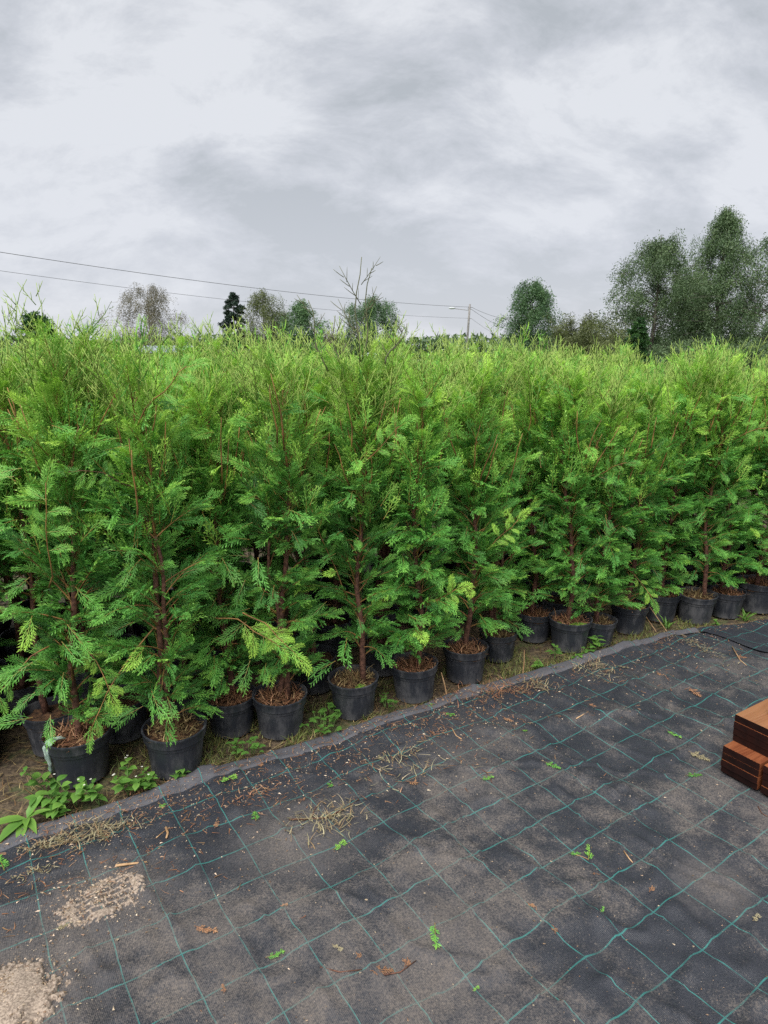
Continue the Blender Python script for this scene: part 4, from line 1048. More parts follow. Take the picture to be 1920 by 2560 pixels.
# tiny specks: chips, grains, bits of scale leaf
def specks(n, seed, pos_f, s0, s1, name, label, mat, tone=None):
    r = np.random.default_rng(seed); P_ = pos_f(n, r)
    base = np.array([(1, 0, -.2), (-.4, .8, -.2), (-.5, -.7, -.2), (0.05, 0.05, .55)]); Tt = np.array([(0, 1, 3), (1, 2, 3), (2, 0, 3), (0, 2, 1)])
    az = r.uniform(0, 6.28, n); s = s0 + (s1 - s0) * r.random(n) ** 3; el = r.uniform(0.5, 3.0, n) ** 0.9
    c, sn = np.cos(az), np.sin(az)
    bx = base[None, :, 0] * el[:, None]; by = np.repeat(base[None, :, 1], n, 0); bz = np.repeat(base[None, :, 2], n, 0)
    V = np.stack([(bx * c[:, None] - by * sn[:, None]) * s[:, None] + P_[:, :1], (bx * sn[:, None] + by * c[:, None]) * s[:, None] + P_[:, 1:2], bz * s[:, None] + P_[:, 2:3]], -1).reshape(-1, 3)
    F = (Tt[None] + (np.arange(n) * 4)[:, None, None]).reshape(-1, 3)
    tn = np.repeat(np.stack([r.random(n) ** 1.2, r.random(n) * 0, r.random(n)], 1), 4, 0)
    o = link(name, mesh_np(name, V, F, False, tone=tn), None, mat); tag(o, label, "litter", kind='stuff'); return o
def clothpos(n, r, near=False):
    if near:
        i = r.uniform(-1.9, 3.2, n); v = np.abs(r.normal(0.04, 0.22, n)); i = np.where(r.random(n) < 0.5, r.uniform(-1.3, 1.0, n), i)
    else:
        i = r.uniform(-2.0, 3.2, n); v = r.uniform(0.08, 2.3, n)
    j = edge_j(i) + v; x, y = to_xy(i, j); return np.stack([x, y, fabric_z(i, j, v) + 0.0015 + 0.010 * (v < 0.085) * (v > 0.012)], 1)
M['speck'] = leaf_mat('fabric_specks', (0.10, 0.06, 0.035), (0.28, 0.19, 0.12), (0.55, 0.45, 0.33), trans=0.0, rough=0.85)
specks(7000, 1, lambda n, r: clothpos(n, r), 0.0006, 0.0030, "grit", "fine pale grit scattered all over the weed fabric", M['speck'])
specks(4500, 2, lambda n, r: clothpos(n, r, True), 0.0008, 0.0045, "plant_litter", "crumbs of bark and leaf strewn near the hem", M['speck'])
V, F, T = ribbon_batch(2200, lambda n, r: clothpos(n, r, True), (0.006, 0.035), (0.001, 0.004), (0.0, 0.25), lambda n, r: np.stack([r.random(n), r.random(n) < .3, r.random(n)], 1), 0.5, 15)
o = link("needle_litter", mesh_np("needle_litter", V, F, False, tone=T), None, M['dry']); tag(o, "small brown needles and scales lying near the hem", "litter", kind='stuff')
def clump(cx, cy, rx, ry, rot, n, seed, mat, name, label, length=(0.01, 0.045), up=(0.0, 0.5)):
    def pos(n, r):
        u = r.normal(0, 1, n) * rx * .5; v = r.normal(0, 1, n) * ry * .5
        x = cx + u * math.cos(rot) - v * math.sin(rot); y = cy + u * math.sin(rot) + v * math.cos(rot)
        z = np.array([zf(a, b) for a, b in zip(x, y)]) + r.uniform(0, .012, n)
        return np.stack([x, y, z], 1)
    V, F, T = ribbon_batch(n, pos, length, (0.0012, 0.0045), up, lambda n, r: np.stack([r.random(n), r.random(n) < .3, r.random(n)], 1), 0.6, seed)
    o = link(name, mesh_np(name, V, F, False, tone=T), None, M[mat]); tag(o, label, "litter", kind='stuff'); return o
clump(-0.991, 1.968, 0.136, 0.079, 0.49, 260, 242, 'tan', 'withered_weeds', 'heap of withered brown weeds on the hem at the left', (0.015, 0.05), (0, 0.8))
clump(-0.916, 2.180, 0.082, 0.050, 0.52, 50, 311, 'dry', 'leaf_litter', 'crumbled leaves right of the withered weeds', (0.01, 0.03), (0, 0.4))
clump(-1.111, 1.911, 0.081, 0.023, 0.60, 90, 106, 'tan', 'leaf_litter', 'line of dry crumbs along the hem at the far left', (0.008, 0.03), (0, 0.4))
clump(0.520, 2.954, 0.211, 0.106, 0.39, 420, 739, 'dry', 'clippings_heap', 'heap of red-brown cedar clippings beside the scuffed pot', (0.012, 0.04), (0, 0.6))
clump(1.069, 3.168, 0.118, 0.100, -0.61, 130, 406, 'tan', 'dry_tuft', 'small tuft of dry brown grass on the hem', (0.02, 0.06), (0, 0.9))
clump(0.092, 2.379, 0.139, 0.137, -1.27, 60, 491, 'tan', 'dried_plant', 'pale dried leafy plant lying on the fabric', (0.03, 0.07), (0, 0.5))
clump(0.739, 2.986, 0.094, 0.067, -0.38, 60, 159, 'tan', 'dry_tuft', 'dry grass wisps on the fabric right of the clippings', (0.02, 0.06), (0, 0.6))
clump(-0.208, 2.028, 0.144, 0.086, 0.63, 170, 93, 'tan', 'withered_branch_leaves', 'grey withered leaves of the fallen branch', (0.02, 0.055), (0, 0.9))
clump(-0.473, 2.180, 0.105, 0.038, 0.57, 60, 69, 'dry', 'leaf_litter', 'loose crumbs beside the hem in front of the clover', (0.008, 0.03), (0, 0.4))
clump(0.212, 2.551, 0.108, 0.037, 0.30, 50, 21, 'dry', 'leaf_litter', 'loose crumbs on the hem under the sprig-side pot', (0.008, 0.03), (0, 0.4))
clump(0.687, 2.927, 0.076, 0.038, 0.00, 40, 412, 'dry', 'leaf_litter', 'rusty crumbs trailing from the clippings', (0.008, 0.03), (0, 0.4))
clump(1.731, 3.415, 0.294, 0.045, -1.29, 150, 563, 'tan', 'leaf_litter', 'dry crumbs collected along the far seam', (0.008, 0.03), (0, 0.4))
clump(1.543, 3.493, 0.101, 0.070, 0.00, 60, 940, 'dry', 'leaf_litter', 'brown crumbs by the hem near the far seam', (0.008, 0.03), (0, 0.5))
clump(-1.085, 1.780, 0.065, 0.021, 0.41, 60, 297, 'tan', 'leaf_litter', 'crumbs in the fold at the left edge', (0.006, 0.02), (0, 0.4))

# sticks
def stick(pts, r0, label, mat='stick', name="stick"):
    root_pts = [Vector((p[0], p[1], zf(p[0], p[1]) + r0 + (p[2] if len(p) > 2 else 0))) for p in pts]
    m = MB(); n = len(root_pts); m.tube(root_pts, [r0 * (1 - 0.4 * k / (n - 1)) for k in range(n)], 6); o = m.obj(name, M[mat], None, True); return tag(o, label, "stick")
stick([(-0.853, 1.823), (-0.803, 1.828), (-0.757, 1.835)], 0.0045, 'peeled pale stick lying above the tyre print', 'stick')
stick([(-0.331, 2.039), (-0.264, 2.031), (-0.203, 2.046), (-0.143, 2.094), (-0.090, 2.143)], 0.0035, 'bare stalk of the withered fallen branch', 'bark')
stick([(-0.251, 2.035), (-0.248, 2.077), (-0.231, 2.121)], 0.0020, 'side twig of the withered fallen branch', 'bark')
stick([(-0.169, 1.453), (-0.115, 1.432), (-0.058, 1.446)], 0.0020, 'thin red-brown twig in the lower middle', 'bark')
stick([(0.000, 1.427), (0.042, 1.438), (0.086, 1.474)], 0.0022, 'thin brown twig joining the rust-coloured fork', 'bark')
stick([(0.784, 1.885), (0.790, 1.852), (0.795, 1.835)], 0.0025, 'short dark stick with pale end at the right', 'stick')
stick([(0.846, 2.674), (0.914, 2.724)], 0.0025, 'short pale stick right of centre, upper one', 'stick')
stick([(0.292, 2.600), (0.304, 2.548), (0.327, 2.526)], 0.0022, 'curved grey twig in front of the sprig-side pot', 'stick')
stick([(-0.654, 2.082), (-0.616, 2.103), (-0.600, 2.125)], 0.0018, 'thin curved twig right of the tan bits', 'bark')
stick([(0.345, 2.337), (0.394, 2.298), (0.408, 2.236)], 0.0022, 'brown arched twig right of the pale dried plant', 'bark')
stick([(0.624, 1.874), (0.649, 1.860), (0.663, 1.849)], 0.0014, 'thin stalk joining the two green tips', 'stick')
stick([(1.917, 3.436), (1.860, 3.241), (1.875, 3.204)], 0.0028, 'angled tan twig near the far seam', 'stick')
stick([(1.344, 2.110), (1.340, 2.077), (1.349, 2.056)], 0.0022, 'pinkish curved twig below the timber', 'bark')
stick([(-1.163, 2.077), (-1.124, 2.025), (-1.103, 1.995)], 0.0018, 'dry thin stem on the hem at the left', 'stick')
stick([(-1.004, 1.432), (-0.967, 1.442), (-0.933, 1.446)], 0.0030, 'dark twig across the sand patch', 'bark')
stick([(-0.900, 1.344), (-0.912, 1.376), (-0.917, 1.398)], 0.0030, 'stub of stick in the sand patch', 'stick')
stick([(-0.747, 1.995), (-0.731, 1.965), (-0.727, 1.936)], 0.0050, 'short chunky tan bark piece right of the withered weeds', 'stick')
stick([(-0.765, 1.946), (-0.754, 1.975), (-0.742, 1.991)], 0.0018, 'thin twig leaning on the bark piece', 'stick')

# ------------------------------------------------------------------ sand
def sand_sheet(name, cx, cy, hx, hy, rot, step, mask, height, mat, label):
    nx, ny = int(2 * hx / step), int(2 * hy / step)
    u = np.linspace(-hx, hx, nx); v = np.linspace(-hy, hy, ny); U, Vv_ = np.meshgrid(u, v, indexing='ij')
    X = cx + U * math.cos(rot) - Vv_ * math.sin(rot); Y = cy + U * math.sin(rot) + Vv_ * math.cos(rot)
    I_ = (X - ORG[0]) * EI[0] + (Y - ORG[1]) * EI[1]; J_ = (X - ORG[0]) * EJ[0] + (Y - ORG[1]) * EJ[1]
    zb = fabric_z(I_, J_, np.maximum(J_ - edge_j(I_), 0))
    k = mask(U, Vv_); h = height(U, Vv_)
    Z_ = zb + np.where(k, h, -0.004)
    a = np.arange(nx * ny).reshape(nx, ny); Q_ = np.stack([a[:-1, :-1], a[1:, :-1], a[1:, 1:], a[:-1, 1:]], -1)
    kk = k[:-1, :-1] | k[1:, 1:] | k[1:, :-1] | k[:-1, 1:]
    o = link(name, mesh_np(name, np.stack([X, Y, Z_], -1).reshape(-1, 3), Q_[kk].reshape(-1, 4), True), None, mat); tag(o, label, kind='structure'); return o
M['sand'] = simple('dried_sandy_mud', (0.16, 0.125, 0.10), (0.36, 0.29, 0.23), 170, 0.95, 0.004, 6)
def tread_mask(U, V):
    rr = (U / 0.115) ** 2 + (V / 0.080) ** 2 + 1.0 * (fbm(U * 22 + 9, V * 22, 3, 90) - 0.5)
    body = rr + 0.9 * (vnoise(U * 170, V * 170, 7) - 0.5) < 0.95
    row = np.floor((V + 0.5) / 0.026); fu = np.mod(U + 0.016 * np.mod(row, 2) + 0.5 + 0.25 * V, 0.036); fv = np.mod(V + 0.5, 0.026)
    edge = 0.0030 + 0.005 * (fbm(U * 40, V * 40, 2, 91) - 0.42)
    block = (fu > 0.0035 + edge * .6) & (fv > 0.003 + edge * .6) & (np.abs(V - 0.005) < 0.056) & (U > -0.075 + 0.02 * fbm(V * 60, U * 0, 2, 5)) & (U < 0.088)
    return body & ~block
sand_sheet("tread_mud", -0.842, 1.685, 0.19, 0.14, math.radians(33), 0.0032, tread_mask, lambda U, V: 0.0045 + 0.003 * (fbm(U * 60, V * 60, 3, 92) - .4), M['sand'], "dried mud print of a tyre tread on the fabric")
def pile_mask(U, V): return (U / 0.18) ** 2 + (V / 0.13) ** 2 + 1.2 * (fbm(U * 13, V * 13, 4, 95) - 0.5) + 0.7 * (vnoise(U * 120, V * 120, 9) - 0.5) < 0.85
sand_sheet("sand_patch", -0.985, 1.335, 0.28, 0.22, math.radians(20), 0.004, pile_mask, lambda U, V: 0.004 + 0.022 * np.clip(1 - (U / .22) ** 2 - (V / .17) ** 2, 0, 1) + 0.004 * (fbm(U * 30, V * 30, 2, 96) - .5), M['sand'], "patch of coarse sand at the lower left corner")
def sandpos(n, r):
    a = r.uniform(0, 6.28, n); q = np.abs(r.normal(0, .62, n)); u = np.cos(a) * q * .21; v = np.sin(a) * q * .16; c, s = math.cos(.35), math.sin(.35)
    x = -0.985 + u * c - v * s; y = 1.335 + u * s + v * c
    z = np.array([zf(p, t) for p, t in zip(x, y)]) + 0.004 + 0.022 * np.clip(1 - q ** 2, 0, 1)
    return np.stack([x, y, z], 1)
specks(3200, 6, sandpos, 0.0010, 0.0042, "gravel", "small pebbles in the sand patch at the lower left", M['speck'])
specks(900, 7, lambda n, r: np.stack([(lambda i: i)(-0.842 + r.normal(0, .08, n)), 1.685 + r.normal(0, .06, n), np.full(n, zf(-0.842, 1.685) + 0.006)], 1), 0.001, 0.0042, "mud_crumbs", "crumbs around the tyre print", M['speck'])

# ------------------------------------------------------------------ timber
def timber_mats():
    out = []
    for nm, c1, c2, rough, spec in (('timber_face', (0.12, 0.034, 0.014), (0.20, 0.066, 0.027), 0.40, 0.5), ('timber_top', (0.24, 0.100, 0.045), (0.29, 0.130, 0.062), 0.30, 0.5), ('timber_end', (0.0075, 0.0016, 0.0012), (0.017, 0.0038, 0.0024), 0.55, 0.25)):
        m, t, b = mat_new(nm); co = N(t, 'ShaderNodeTexCoord'); mp_ = N(t, 'ShaderNodeMapping')
        mp_.inputs['Scale'].default_value = (2.5, 34, 34) if nm != 'timber_end' else (20, 9, 26); LK(t, co.outputs['Object'], mp_.inputs[0])
        n = N(t, 'ShaderNodeTexNoise'); n.inputs['Scale'].default_value = 1.6; n.inputs['Detail'].default_value = 6; n.inputs['Distortion'].default_value = 0.8; LK(t, mp_.outputs[0], n.inputs['Vector'])
        oi = N(t, 'ShaderNodeObjectInfo'); hs = N(t, 'ShaderNodeHueSaturation'); LK(t, MIXC(t, MAPR(t, n.outputs[0], .35, .65), c1, c2), hs.inputs['Color'])
        LK(t, MAPR(t, oi.outputs['Random'], 0, 1, .8, 1.25, False), hs.inputs['Value']); LK(t, hs.outputs[0], b.inputs['Base Color'])
        b.inputs['Roughness'].default_value = rough; b.inputs['Specular IOR Level'].default_value = spec
        bp = N(t, 'ShaderNodeBump'); bp.inputs['Distance'].default_value = 0.0015; LK(t, n.outputs[0], bp.inputs['Height']); LK(t, bp.outputs[0], b.inputs['Normal']); out.append(m)
    return out
TM = timber_mats()
def board_mesh(L=1.8, W=0.142, T=0.0275, face=0, grooves=True):
    # rounded long edges, grooves along the top
    bv = 0.0012; prof = [(-W / 2 + bv, 0), (W / 2 - bv, 0), (W / 2, bv), (W / 2, T - bv), (W / 2 - bv, T)]
    ng = 11
    for k in range(ng if grooves else 0):
        y = W / 2 - 0.012 - k * (W - 0.024) / (ng - 1)
        prof += [(y + 0.0022, T), (y + 0.0012, T - 0.0013), (y - 0.0012, T - 0.0013), (y - 0.0022, T)]
    prof += [(-W / 2 + bv, T), (-W / 2, T - bv), (-W / 2, bv)]
    n = len(prof); V = [(0.0, y, z) for y, z in prof] + [(L, y, z) for y, z in prof]; F = []; mi = []
    for k in range(n): F.append((k, k + n, (k + 1) % n + n, (k + 1) % n)); mi.append(0)
    F.append(tuple(range(n))); F.append(tuple(range(2 * n - 1, n - 1, -1))); mi += [1, 1]
    me = bpy.data.meshes.new("board"); me.from_pydata(V, [], F); me.materials.append(TM[face]); me.materials.append(TM[2]); me.polygons.foreach_set("material_index", mi); me.update(); return me
BOARD = board_mesh(); BOARD_SMOOTH = board_mesh(face=1, grooves=False)
ang_i = math.atan2(0.5574, 0.8302) - 0.03
bi = Vector((math.cos(ang_i), math.sin(ang_i), 0)); bj = Vector((0.5574, -0.8302, 0))
names = ["bottom", "second from the ground", "third from the ground", "fourth from the ground", "fifth from the ground", "sixth from the ground", "seventh from the ground", "top"]
piles = ["in the pile nearest the hedge", "in the second pile from the hedge", "in the third pile from the hedge"]
for p in range(3):
    for l in range(8):
        o = bpy.data.objects.new("timber_board", BOARD_SMOOTH if l == 7 else BOARD); col.objects.link(o)
        off = (0.0 if l < 4 else 0.062) + rnd.uniform(-0.005, 0.005)
        c = Vector((1.302, 2.309, 0.017)) + bj * (0.072 + p * 0.153 + (0.0 if l < 4 else -0.002) + rnd.uniform(-0.001, .001)) + bi * off
        o.location = c + Vector((0, 0, 0.0282 * l)); o.rotation_euler = (0, 0, ang_i + rnd.uniform(-0.004, .004))
        if l == 7: tag(o, "light-topped brown timber board, uppermost %s" % piles[p], "board", "stacked brown timber boards")
        else: tag(o, "dark brown timber board, %s, %s" % (names[l], piles[p]), "board", "stacked brown timber boards")
# orange plastic piece lying on the top boards at the picture edge
m = MB(); m.lathe([(0.001, 0), (0.017, 0.0), (0.020, 0.004), (0.020, 0.030), (0.016, 0.036), (0.011, 0.038), (0.011, 0.050), (0.001, 0.052)], 20)
o = m.obj("orange_cap", M['orange'], None, True); o.location = (1.497, 2.330, 0.017 + 0.0282 * 8); tag(o, "small orange plastic cap standing on the top timber board at the right edge", "cap")

# ------------------------------------------------------------------ far things
H_EYE = 1.6
def far_tree(name, cx, D, top, width, leafmat, seed, label, cat, barkmat='treebark', kind='round', n_leaf=15000, leaf=0.16, droop=0.0, base=0.0, shape=None, sparse=0.0):
    """cx: bearing (x per metre of distance); top: height in m"""
    r = np.random.default_rng(seed); rr = random.Random(seed)
    root = empty(name, (cx * D, D, 0)); tag(root, label, cat, "trees beyond the hedge")
    H = top; Wd = width * 0.64; n_leaf = int(n_leaf * 1.7)
    tm = MB(); bend_ = rr.uniform(-.3, .3)
    def axis(t): return Vector((bend_ * math.sin(t * 2.5), 0, H * t * 0.97))
    R0 = 0.014 * H + 0.04
    tm.tube([axis(k / 8) for k in range(9)], [R0 * (1 - 0.93 * k / 8) for k in range(9)], 8)
    def prof(t):
        if shape: return np.interp(t, *zip(*shape))
        if kind == 'cone': return max(0.0, (1 - t)) ** 0.9
        if kind == 'bush': return math.sqrt(max(0, 1 - (t - 0.25) ** 2 / 0.57))
        return max(0.0, math.sin(math.pi * min(1, 0.08 + t * 0.92) ** 1.05)) ** 0.6
    lo = base
    cl = []
    nl = int(46 + H * 3) if kind != 'bush' else 46
    for k in range(nl):
        t = lo + (1 - lo) * (k + rr.random()) / nl
        if kind == 'bush': t0 = t * 0.3
        else: t0 = max(0.05, t - rr.uniform(0.03, 0.16) * (kind != 'cone'))
        a = k * 2.399 + rr.uniform(-.6, .6); L = Wd * prof((t - lo) / (1 - lo)) * rr.uniform(0.55, 1.08)
        p0 = axis(t0); p1 = axis(t) + Vector((math.cos(a) * L, math.sin(a) * L, (0.0 if kind != 'cone' else -0.16 * L)))
        mid = p0.lerp(p1, 0.5) + Vector((0, 0, 0.10 * L))
        tm.tube([p0, mid, p1], [R0 * 0.26 * (1 - t * .7), R0 * 0.16 * (1 - t * .7), R0 * 0.05], 4, cap=False)
        for s in range(7 if kind != 'cone' else 5):
            u = rr.uniform(0.3, 1.0); q = p0.lerp(mid, u * 2) if u < .5 else mid.lerp(p1, (u - .5) * 2)
            jit = 0.18 * L * (kind != 'cone')
            q = q + Vector((rr.gauss(0, jit * .5), rr.gauss(0, jit * .5), rr.gauss(0, jit * .4)))
            cl.append((q.x, q.y, q.z, rr.uniform(0.6, 1.25) * (0.055 * Wd + 0.16) * (0.6 if kind == 'cone' else 1), rr.uniform(-.35, .35)))
    tm.obj("trunk", M[barkmat], root, True)
    cl = np.array(cl)
    if sparse: cl = cl[r.random(len(cl)) > sparse]
    n = int(n_leaf * (1.55 if kind != 'cone' else 2.2))
    if kind == 'cone':
        C = cl[r.integers(0, len(cl), n)]
        P_ = C[:, :3] + np.clip(r.normal(0, 1, (n, 3)) * C[:, 3:4] * np.array([0.62, 0.62, .25]), -1.1 * C[:, 3:4], 1.1 * C[:, 3:4])
    else:
        K_ = 7; m_ = n // K_; n = m_ * K_
        Cs = cl[r.integers(0, len(cl), m_)]
        st = Cs[:, :3] + np.clip(r.normal(0, .5, (m_, 3)), -1, 1) * Cs[:, 3:4]
        ax = np.stack([0 * st[:, 0], 0 * st[:, 0], st[:, 2]], 1); outw = st - ax; outw /= np.linalg.norm(outw, axis=1, keepdims=True) + .1
        dr_ = outw * 0.55 + r.normal(0, .45, (m_, 3)); dr_[:, 2] += 0.25 if not droop else -0.9 - droop
        dr_ /= np.linalg.norm(dr_, axis=1, keepdims=True)
        stp = (0.085 + 0.05 * (droop > 0)) * (leaf / 0.13)
        kk = np.arange(K_)[None, :, None]
        P_ = st[:, None, :] + dr_[:, None, :] * stp * kk + np.array([0, 0, -1.0]) * (0.006 * kk ** 2 * (1 if not droop else .5)) + r.normal(0, .022, (m_, K_, 3))
        P_ = P_.reshape(-1, 3); C = np.repeat(Cs, K_, 0)
    P_[:, 2] = np.clip(P_[:, 2], 0.1, H * 1.03)
    s = leaf * 0.95 * r.uniform(0.5, 1.2, n)
    d1 = r.normal(0, 1, (n, 3)); d1[:, 2] -= 0.8 * (droop > 0); d1 /= np.linalg.norm(d1, axis=1, keepdims=True)
    d2 = np.cross(d1, r.normal(0, 1, (n, 3))); d2 /= np.linalg.norm(d2, axis=1, keepdims=True)
    V = np.stack([P_, P_ + d1 * s[:, None] + d2 * s[:, None] * .38, P_ + d1 * s[:, None] * 1.25 - d2 * s[:, None] * .18], 1).reshape(-1, 3)
    F = np.arange(3 * n).reshape(-1, 3)
    tone = np.repeat(np.stack([np.clip(0.42 + C[:, 4] + r.normal(0, .10, n), 0, 1), 0 * s, 0.35 + 0.3 * r.random(n)], 1), 3, 0)
    f = link("crown", mesh_np("crown", V, F, False, tone=tone), root, M[leafmat]); f['kind'] = 'stuff'
    return root
def b_(px): return (px * 1.15732 - 960) / 1684.0 / 0.973 * 1.0     # bearing from a measured column
CP, SP = math.cos(0.2337), math.sin(0.2337)
def h_(py, D):
    k = (1280 - py * 1.15732) / 1684.0
    return H_EYE + D * (k * CP - SP) / (CP + k * SP)
bx = lambda c: c * 0.9727
T_ = far_tree
def at(px, D): return (px * 1.15732 - 960) / 1684.0 * 0.963
D = 62
T_("deciduous_tree", at(1552, D) , D, h_(434, D), 7.2, 'bigleaf', 1, "tallest far tree at the right with a pointed grey-green crown", "tree", n_leaf=26000, droop=0.12, leaf=0.15,
   shape=[(0, 0.75), (.2, 1.0), (.45, 1.0), (.62, .82), (.75, .55), (.9, .26), (1, .06)], base=0.06)
D = 60
T_("deciduous_tree", at(1408, D), D, h_(497, D), 8.8, 'bigleaf', 2, "broad rounded far tree left of the tallest one", "tree", n_leaf=24000, droop=0.1, leaf=0.15,
   shape=[(0, 0.6), (.25, .85), (.5, 1.0), (.7, .72), (.85, .52), (1, .15)], base=0.08, sparse=0.08)
D = 58
T_("deciduous_tree", at(1668, D), D, h_(488, D), 9.0, 'bigleaf', 3, "loose far tree cut by the right edge of the picture", "tree", n_leaf=14000, droop=0.5, leaf=0.15, base=0.06, sparse=0.25)
D = 75
T_("deciduous_tree", at(1490, D), D, h_(600, D), 8, 'bigleaf', 33, "darker far tree filling in between the tallest and the broad rounded one", "tree", n_leaf=12000, leaf=0.18, base=0.05)
D = 58
T_("deciduous_tree", at(1152, D), D, h_(597, D), 4.6, 'greenleaf', 4, "fresh green far tree standing alone right of the lamp pole", "tree", n_leaf=15000, droop=0.25, leaf=0.14, base=0.05,
   shape=[(0, 0.7), (.25, 1.0), (.5, .92), (.75, .78), (.9, .55), (1, .25)])
D = 50
T_("bush", at(1262, D), D, h_(672, D), 6.2, 'oliveleaf', 5, "wide olive-brown far bush between the green tree and the broad one", "bush", kind='bush', n_leaf=15000, leaf=0.13, base=0.02)
T_("bush", at(1105, D), D, h_(738, D), 3.4, 'bigleaf', 6, "low dark far bush at the foot of the green tree", "bush", kind='bush', n_leaf=4000, leaf=0.13)
T_("bush", at(1640, D), D, h_(735, D), 5.5, 'bigleaf', 16, "low dark far bush under the trees at the right edge", "bush", kind='bush', n_leaf=6000, leaf=0.13)
T_("bush", at(1500, 54), 54, h_(738, 54), 6.5, 'bigleaf', 18, "low dark far bush under the tallest tree", "bush", kind='bush', n_leaf=6000, leaf=0.13)
D = 40
T_("small_conifer", at(1386, D), D, h_(684, D), 1.5, 'conifer', 7, "small dark green conifer before the broad far tree", "conifer", kind='cone', n_leaf=7000, leaf=0.10, shape=[(0, 1), (.3, 1.0), (.6, .8), (.85, .5), (1, .1)])
D = 66
T_("birch_tree", at(326, D), D, h_(608, D), 6.6, 'birchleaf', 8, "sparse brownish birch left of the centre above the metal roof", "birch", 'birchbark', n_leaf=11000, droop=0.55, leaf=0.105, base=0.14,
   shape=[(0, 0.75), (.25, 1.0), (.55, .98), (.8, .72), (.93, .45), (1, .15)])
D = 64
T_("spruce_tree", at(506, D), D, h_(630, D), 2.5, 'spruceleaf', 9, "dark blue-green spruce with tiered branches left of the olive birch", "spruce", kind='cone', n_leaf=9000, leaf=0.15,
   shape=[(0, 1), (.25, 1), (.5, .9), (.75, .75), (.9, .5), (1, .08)])
T_("birch_tree", at(568, D), D, h_(618, D), 3.9, 'oliveleaf', 10, "thin olive birch just right of the spruce", "birch", 'birchbark', n_leaf=8000, droop=0.4, leaf=0.12, base=0.2, sparse=.15)
T_("deciduous_tree", at(650, D), D, h_(650, D), 3.4, 'greenleaf', 11, "dark ragged tree between the olive birch and the weeping one", "tree", n_leaf=8000, leaf=0.14, base=0.1, sparse=.15)
T_("birch_tree", at(806, D), D, h_(634, D), 5.4, 'greenleaf', 12, "weeping green-grey birch behind the tallest cedar's leaders", "birch", 'birchbark', n_leaf=14000, droop=0.65, leaf=0.13, base=0.12)
T_("deciduous_tree", at(610, 72), 72, h_(672, 72), 4.0, 'bigleaf', 13, "lower far tree filling in behind the olive birch", "tree", n_leaf=5000, leaf=0.15)
T_("bush", at(716, 72), 72, h_(712, 72), 4.5, 'birchleaf', 14, "low brownish far bush left of the weeping birch", "bush", kind='bush', n_leaf=4000, leaf=0.15)
D = 11
for px_, py_, sd_, lab in ((50, 672, 15, "dark slender thuja poking up at the far left, taller of two"), (86, 682, 17, "shorter dark thuja beside the taller one at the far left")):
    T_("thuja", at(px_, D), D, h_(py_, D), 0.42, 'conifer', sd_, lab, "thuja", kind='cone', n_leaf=5000, leaf=0.05, shape=[(0, 1), (.5, 1), (.8, .9), (.93, .6), (1, .1)])
# far line of woods low on the horizon
r = np.random.default_rng(99); n = 26000
X_ = r.uniform(-150, 150, n); Hh = 3.2 + 2.6 * fbm(X_ * 0.05, X_ * 0 + .3, 3, 44); P_ = np.stack([X_, 150 + r.uniform(0, 16, n), r.random(n) ** 0.8 * Hh], 1)
d1 = r.normal(0, .6, (n, 3)); d2 = r.normal(0, .6, (n, 3))
V = np.stack([P_, P_ + d1, P_ + d2], 1).reshape(-1, 3)
o = link("far_woods", mesh_np("far_woods", V, np.arange(3 * n).reshape(-1, 3), False, tone=np.repeat(np.stack([r.uniform(.2, .8, n), 0 * X_, r.random(n)], 1), 3, 0)), None, M['bigleaf'])
tag(o, "low far line of woods along the horizon", "woods", kind='stuff')

# sheds with pale sheet roofs just above the hedge line
def shed(name, x0, x1, y, ridge, eave, depth, label):
    root = empty(name, ((x0 + x1) / 2, y, 0)); tag(root, label, "building"); wx = x1 - x0
    m = MB(); m.box((0, depth / 2, eave / 2), (wx - 0.6, depth - 0.6, eave)); m.obj("wall", M['house'], root)
    rf = MB(); n = int(wx / 0.22)
    for sgn in (0, 1):
        V = []; F = []
        for k in range(n * 2 + 1):
            x = -wx / 2 + wx * k / (n * 2); dz = 0.03 if k % 2 else 0.0
            ya, yb = (-0.3, depth / 2) if sgn == 0 else (depth + 0.3, depth / 2)
            V += [(x, ya, eave - 0.05 + dz), (x, yb, ridge + dz)]
        for k in range(n * 2): F.append((2 * k, 2 * k + 2, 2 * k + 3, 2 * k + 1))
        rf.add(V, F)
    rf.box((0, -0.3, eave - 0.10), (wx, 0.06, 0.14))
    rf.obj("roof", M['sheet_metal'], root)
    for k in range(3):
        m = MB(); m.box((-wx / 3 + k * wx / 3, 0.27, eave * 0.6), (0.9, 0.05, 0.7)); f = m.obj("window", M['glass'], root)
shed("metal_roof_shed", at(303, 40) * 40, at(415, 40) * 40, 38, h_(747, 40), h_(755, 38), 5, "low shed whose pale metal roof shows above the hedge below the brown birch")
shed("metal_roof_shed", at(782, 40) * 40, at(872, 40) * 40, 38, h_(763, 40) , h_(772, 38), 5, "low shed with pale roof glimpsed under the weeping birch")

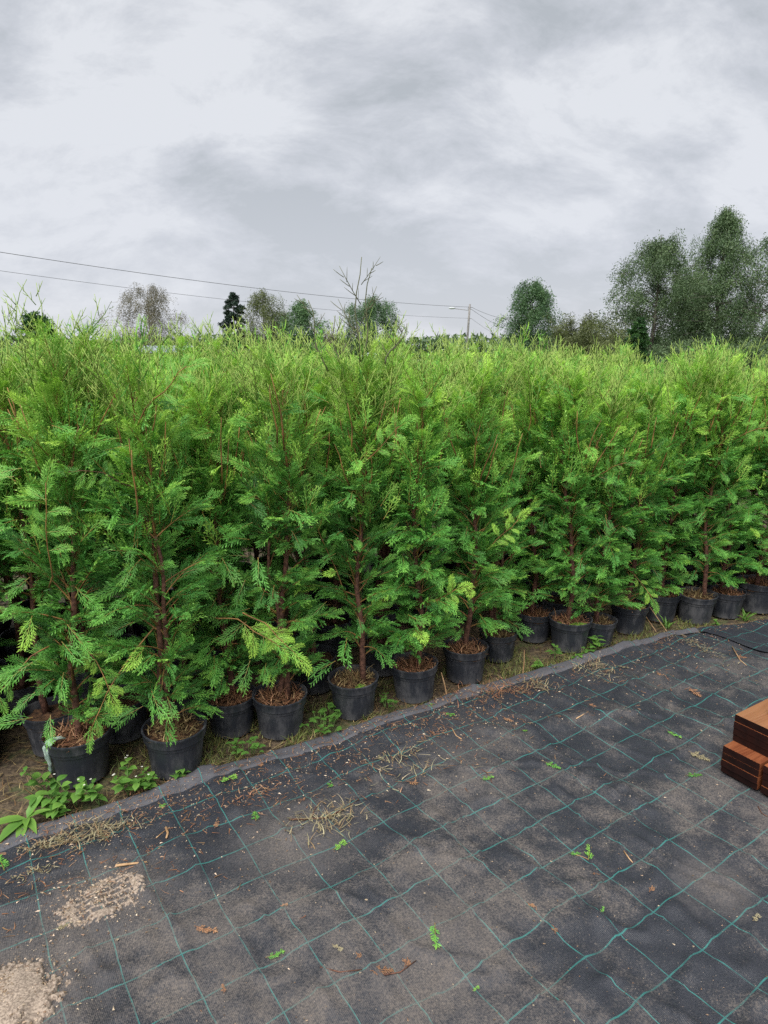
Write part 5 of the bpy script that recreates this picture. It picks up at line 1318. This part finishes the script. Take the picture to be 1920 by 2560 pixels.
# utility pole with street lamp and wires
DP = 88.0; PXx = at(1014, DP) * DP; PTOP = h_(657, DP)
pole = empty("utility_pole", (PXx, DP, 0)); tag(pole, "grey wooden utility pole with a street lamp arm, right of the centre", "utility pole")
m = MB(); m.tube([(-0.35, 0, 0), (0.0, 0, PTOP)], [0.17, 0.12], 10); m.obj("post", M['pole'], pole, True)
m = MB(); m.tube([(-0.05, 0, PTOP - 1.1), (-0.15, -.02, PTOP - 0.75), (-1.9, -.1, PTOP - 0.55)], 0.035, 6); m.obj("lamp_arm", M['pole'], pole, True)
m = MB()
prof = [(0, .02), (.08, .12), (.3, .17), (.62, .16), (.78, .10), (.82, .02)]
V = []; F = []
for (x, rr_) in prof:
    for k in range(12):
        a = 2 * math.pi * k / 12; V.append((-2.65 + x, -.1 + rr_ * math.cos(a), PTOP - 0.48 + rr_ * 0.8 * math.sin(a)))
for i in range(len(prof) - 1):
    for k in range(12): F.append((i * 12 + k, i * 12 + (k + 1) % 12, (i + 1) * 12 + (k + 1) % 12, (i + 1) * 12 + k))
m.add(V, F); m.obj("lamp_head", M['lamp'], pole, True)
for z_ in (0.42, 0.62, 1.75):
    m = MB(); m.box((0, 0, PTOP - z_), (0.42, 0.08, 0.06)); m.tube([(-.2, 0, PTOP - z_ + .02), (-.2, 0, PTOP - z_ + .14)], .03, 6); m.obj("bracket", M['pole'], pole)
PB_ = Vector((-36.0, 36.0, 0)); 
pole2 = empty("utility_pole", PB_); tag(pole2, "utility pole outside the picture at the left carrying the wires", "utility pole")
m = MB(); m.tube([(0, 0, 0), (0, 0, 9.2)], [0.17, 0.12], 10); m.obj("post", M['pole'], pole2, True)
def wire(a, b, sag, label, rad=0.022):
    a = Vector(a); b = Vector(b); pts = []
    for k in range(41):
        t = k / 40; p = a.lerp(b, t); p.z -= sag * 4 * t * (1 - t); pts.append(p)
    m = MB(); m.tube(pts, rad, 5); o = m.obj("overhead_wire", M['wire'], None, True); tag(o, label, "wire", "overhead wires")
pt = Vector((PXx, DP, PTOP))
wire(PB_ + Vector((0, 0, 9.15)), pt + Vector((-.2, 0, -.35)), 0.9, "upper thick overhead wire running left from the utility pole", 0.019)
wire(PB_ + Vector((0, 0, 8.0)), pt + Vector((-.2, 0, -1.7)), 0.9, "lower overhead wire running left from the utility pole", 0.013)
wire(pt + Vector((.2, 0, -.35)), (at(1100, 100) * 100, 100, h_(690, 100)), 0.25, "upper of the wires sloping down right from the utility pole", 0.02)
wire(pt + Vector((.2, 0, -.6)), (at(1100, 104) * 104, 104, h_(712, 104)), 0.25, "middle one of the wires sloping down right from the utility pole", 0.02)
wire(pt + Vector((.2, 0, -1.7)), (at(1100, 108) * 108, 108, h_(735, 108)), 0.25, "lowest thin wire sloping down right from the utility pole", 0.014)
print("FOLIAGE TRIS", [v['n'] for v in VAR], "back", cnt)
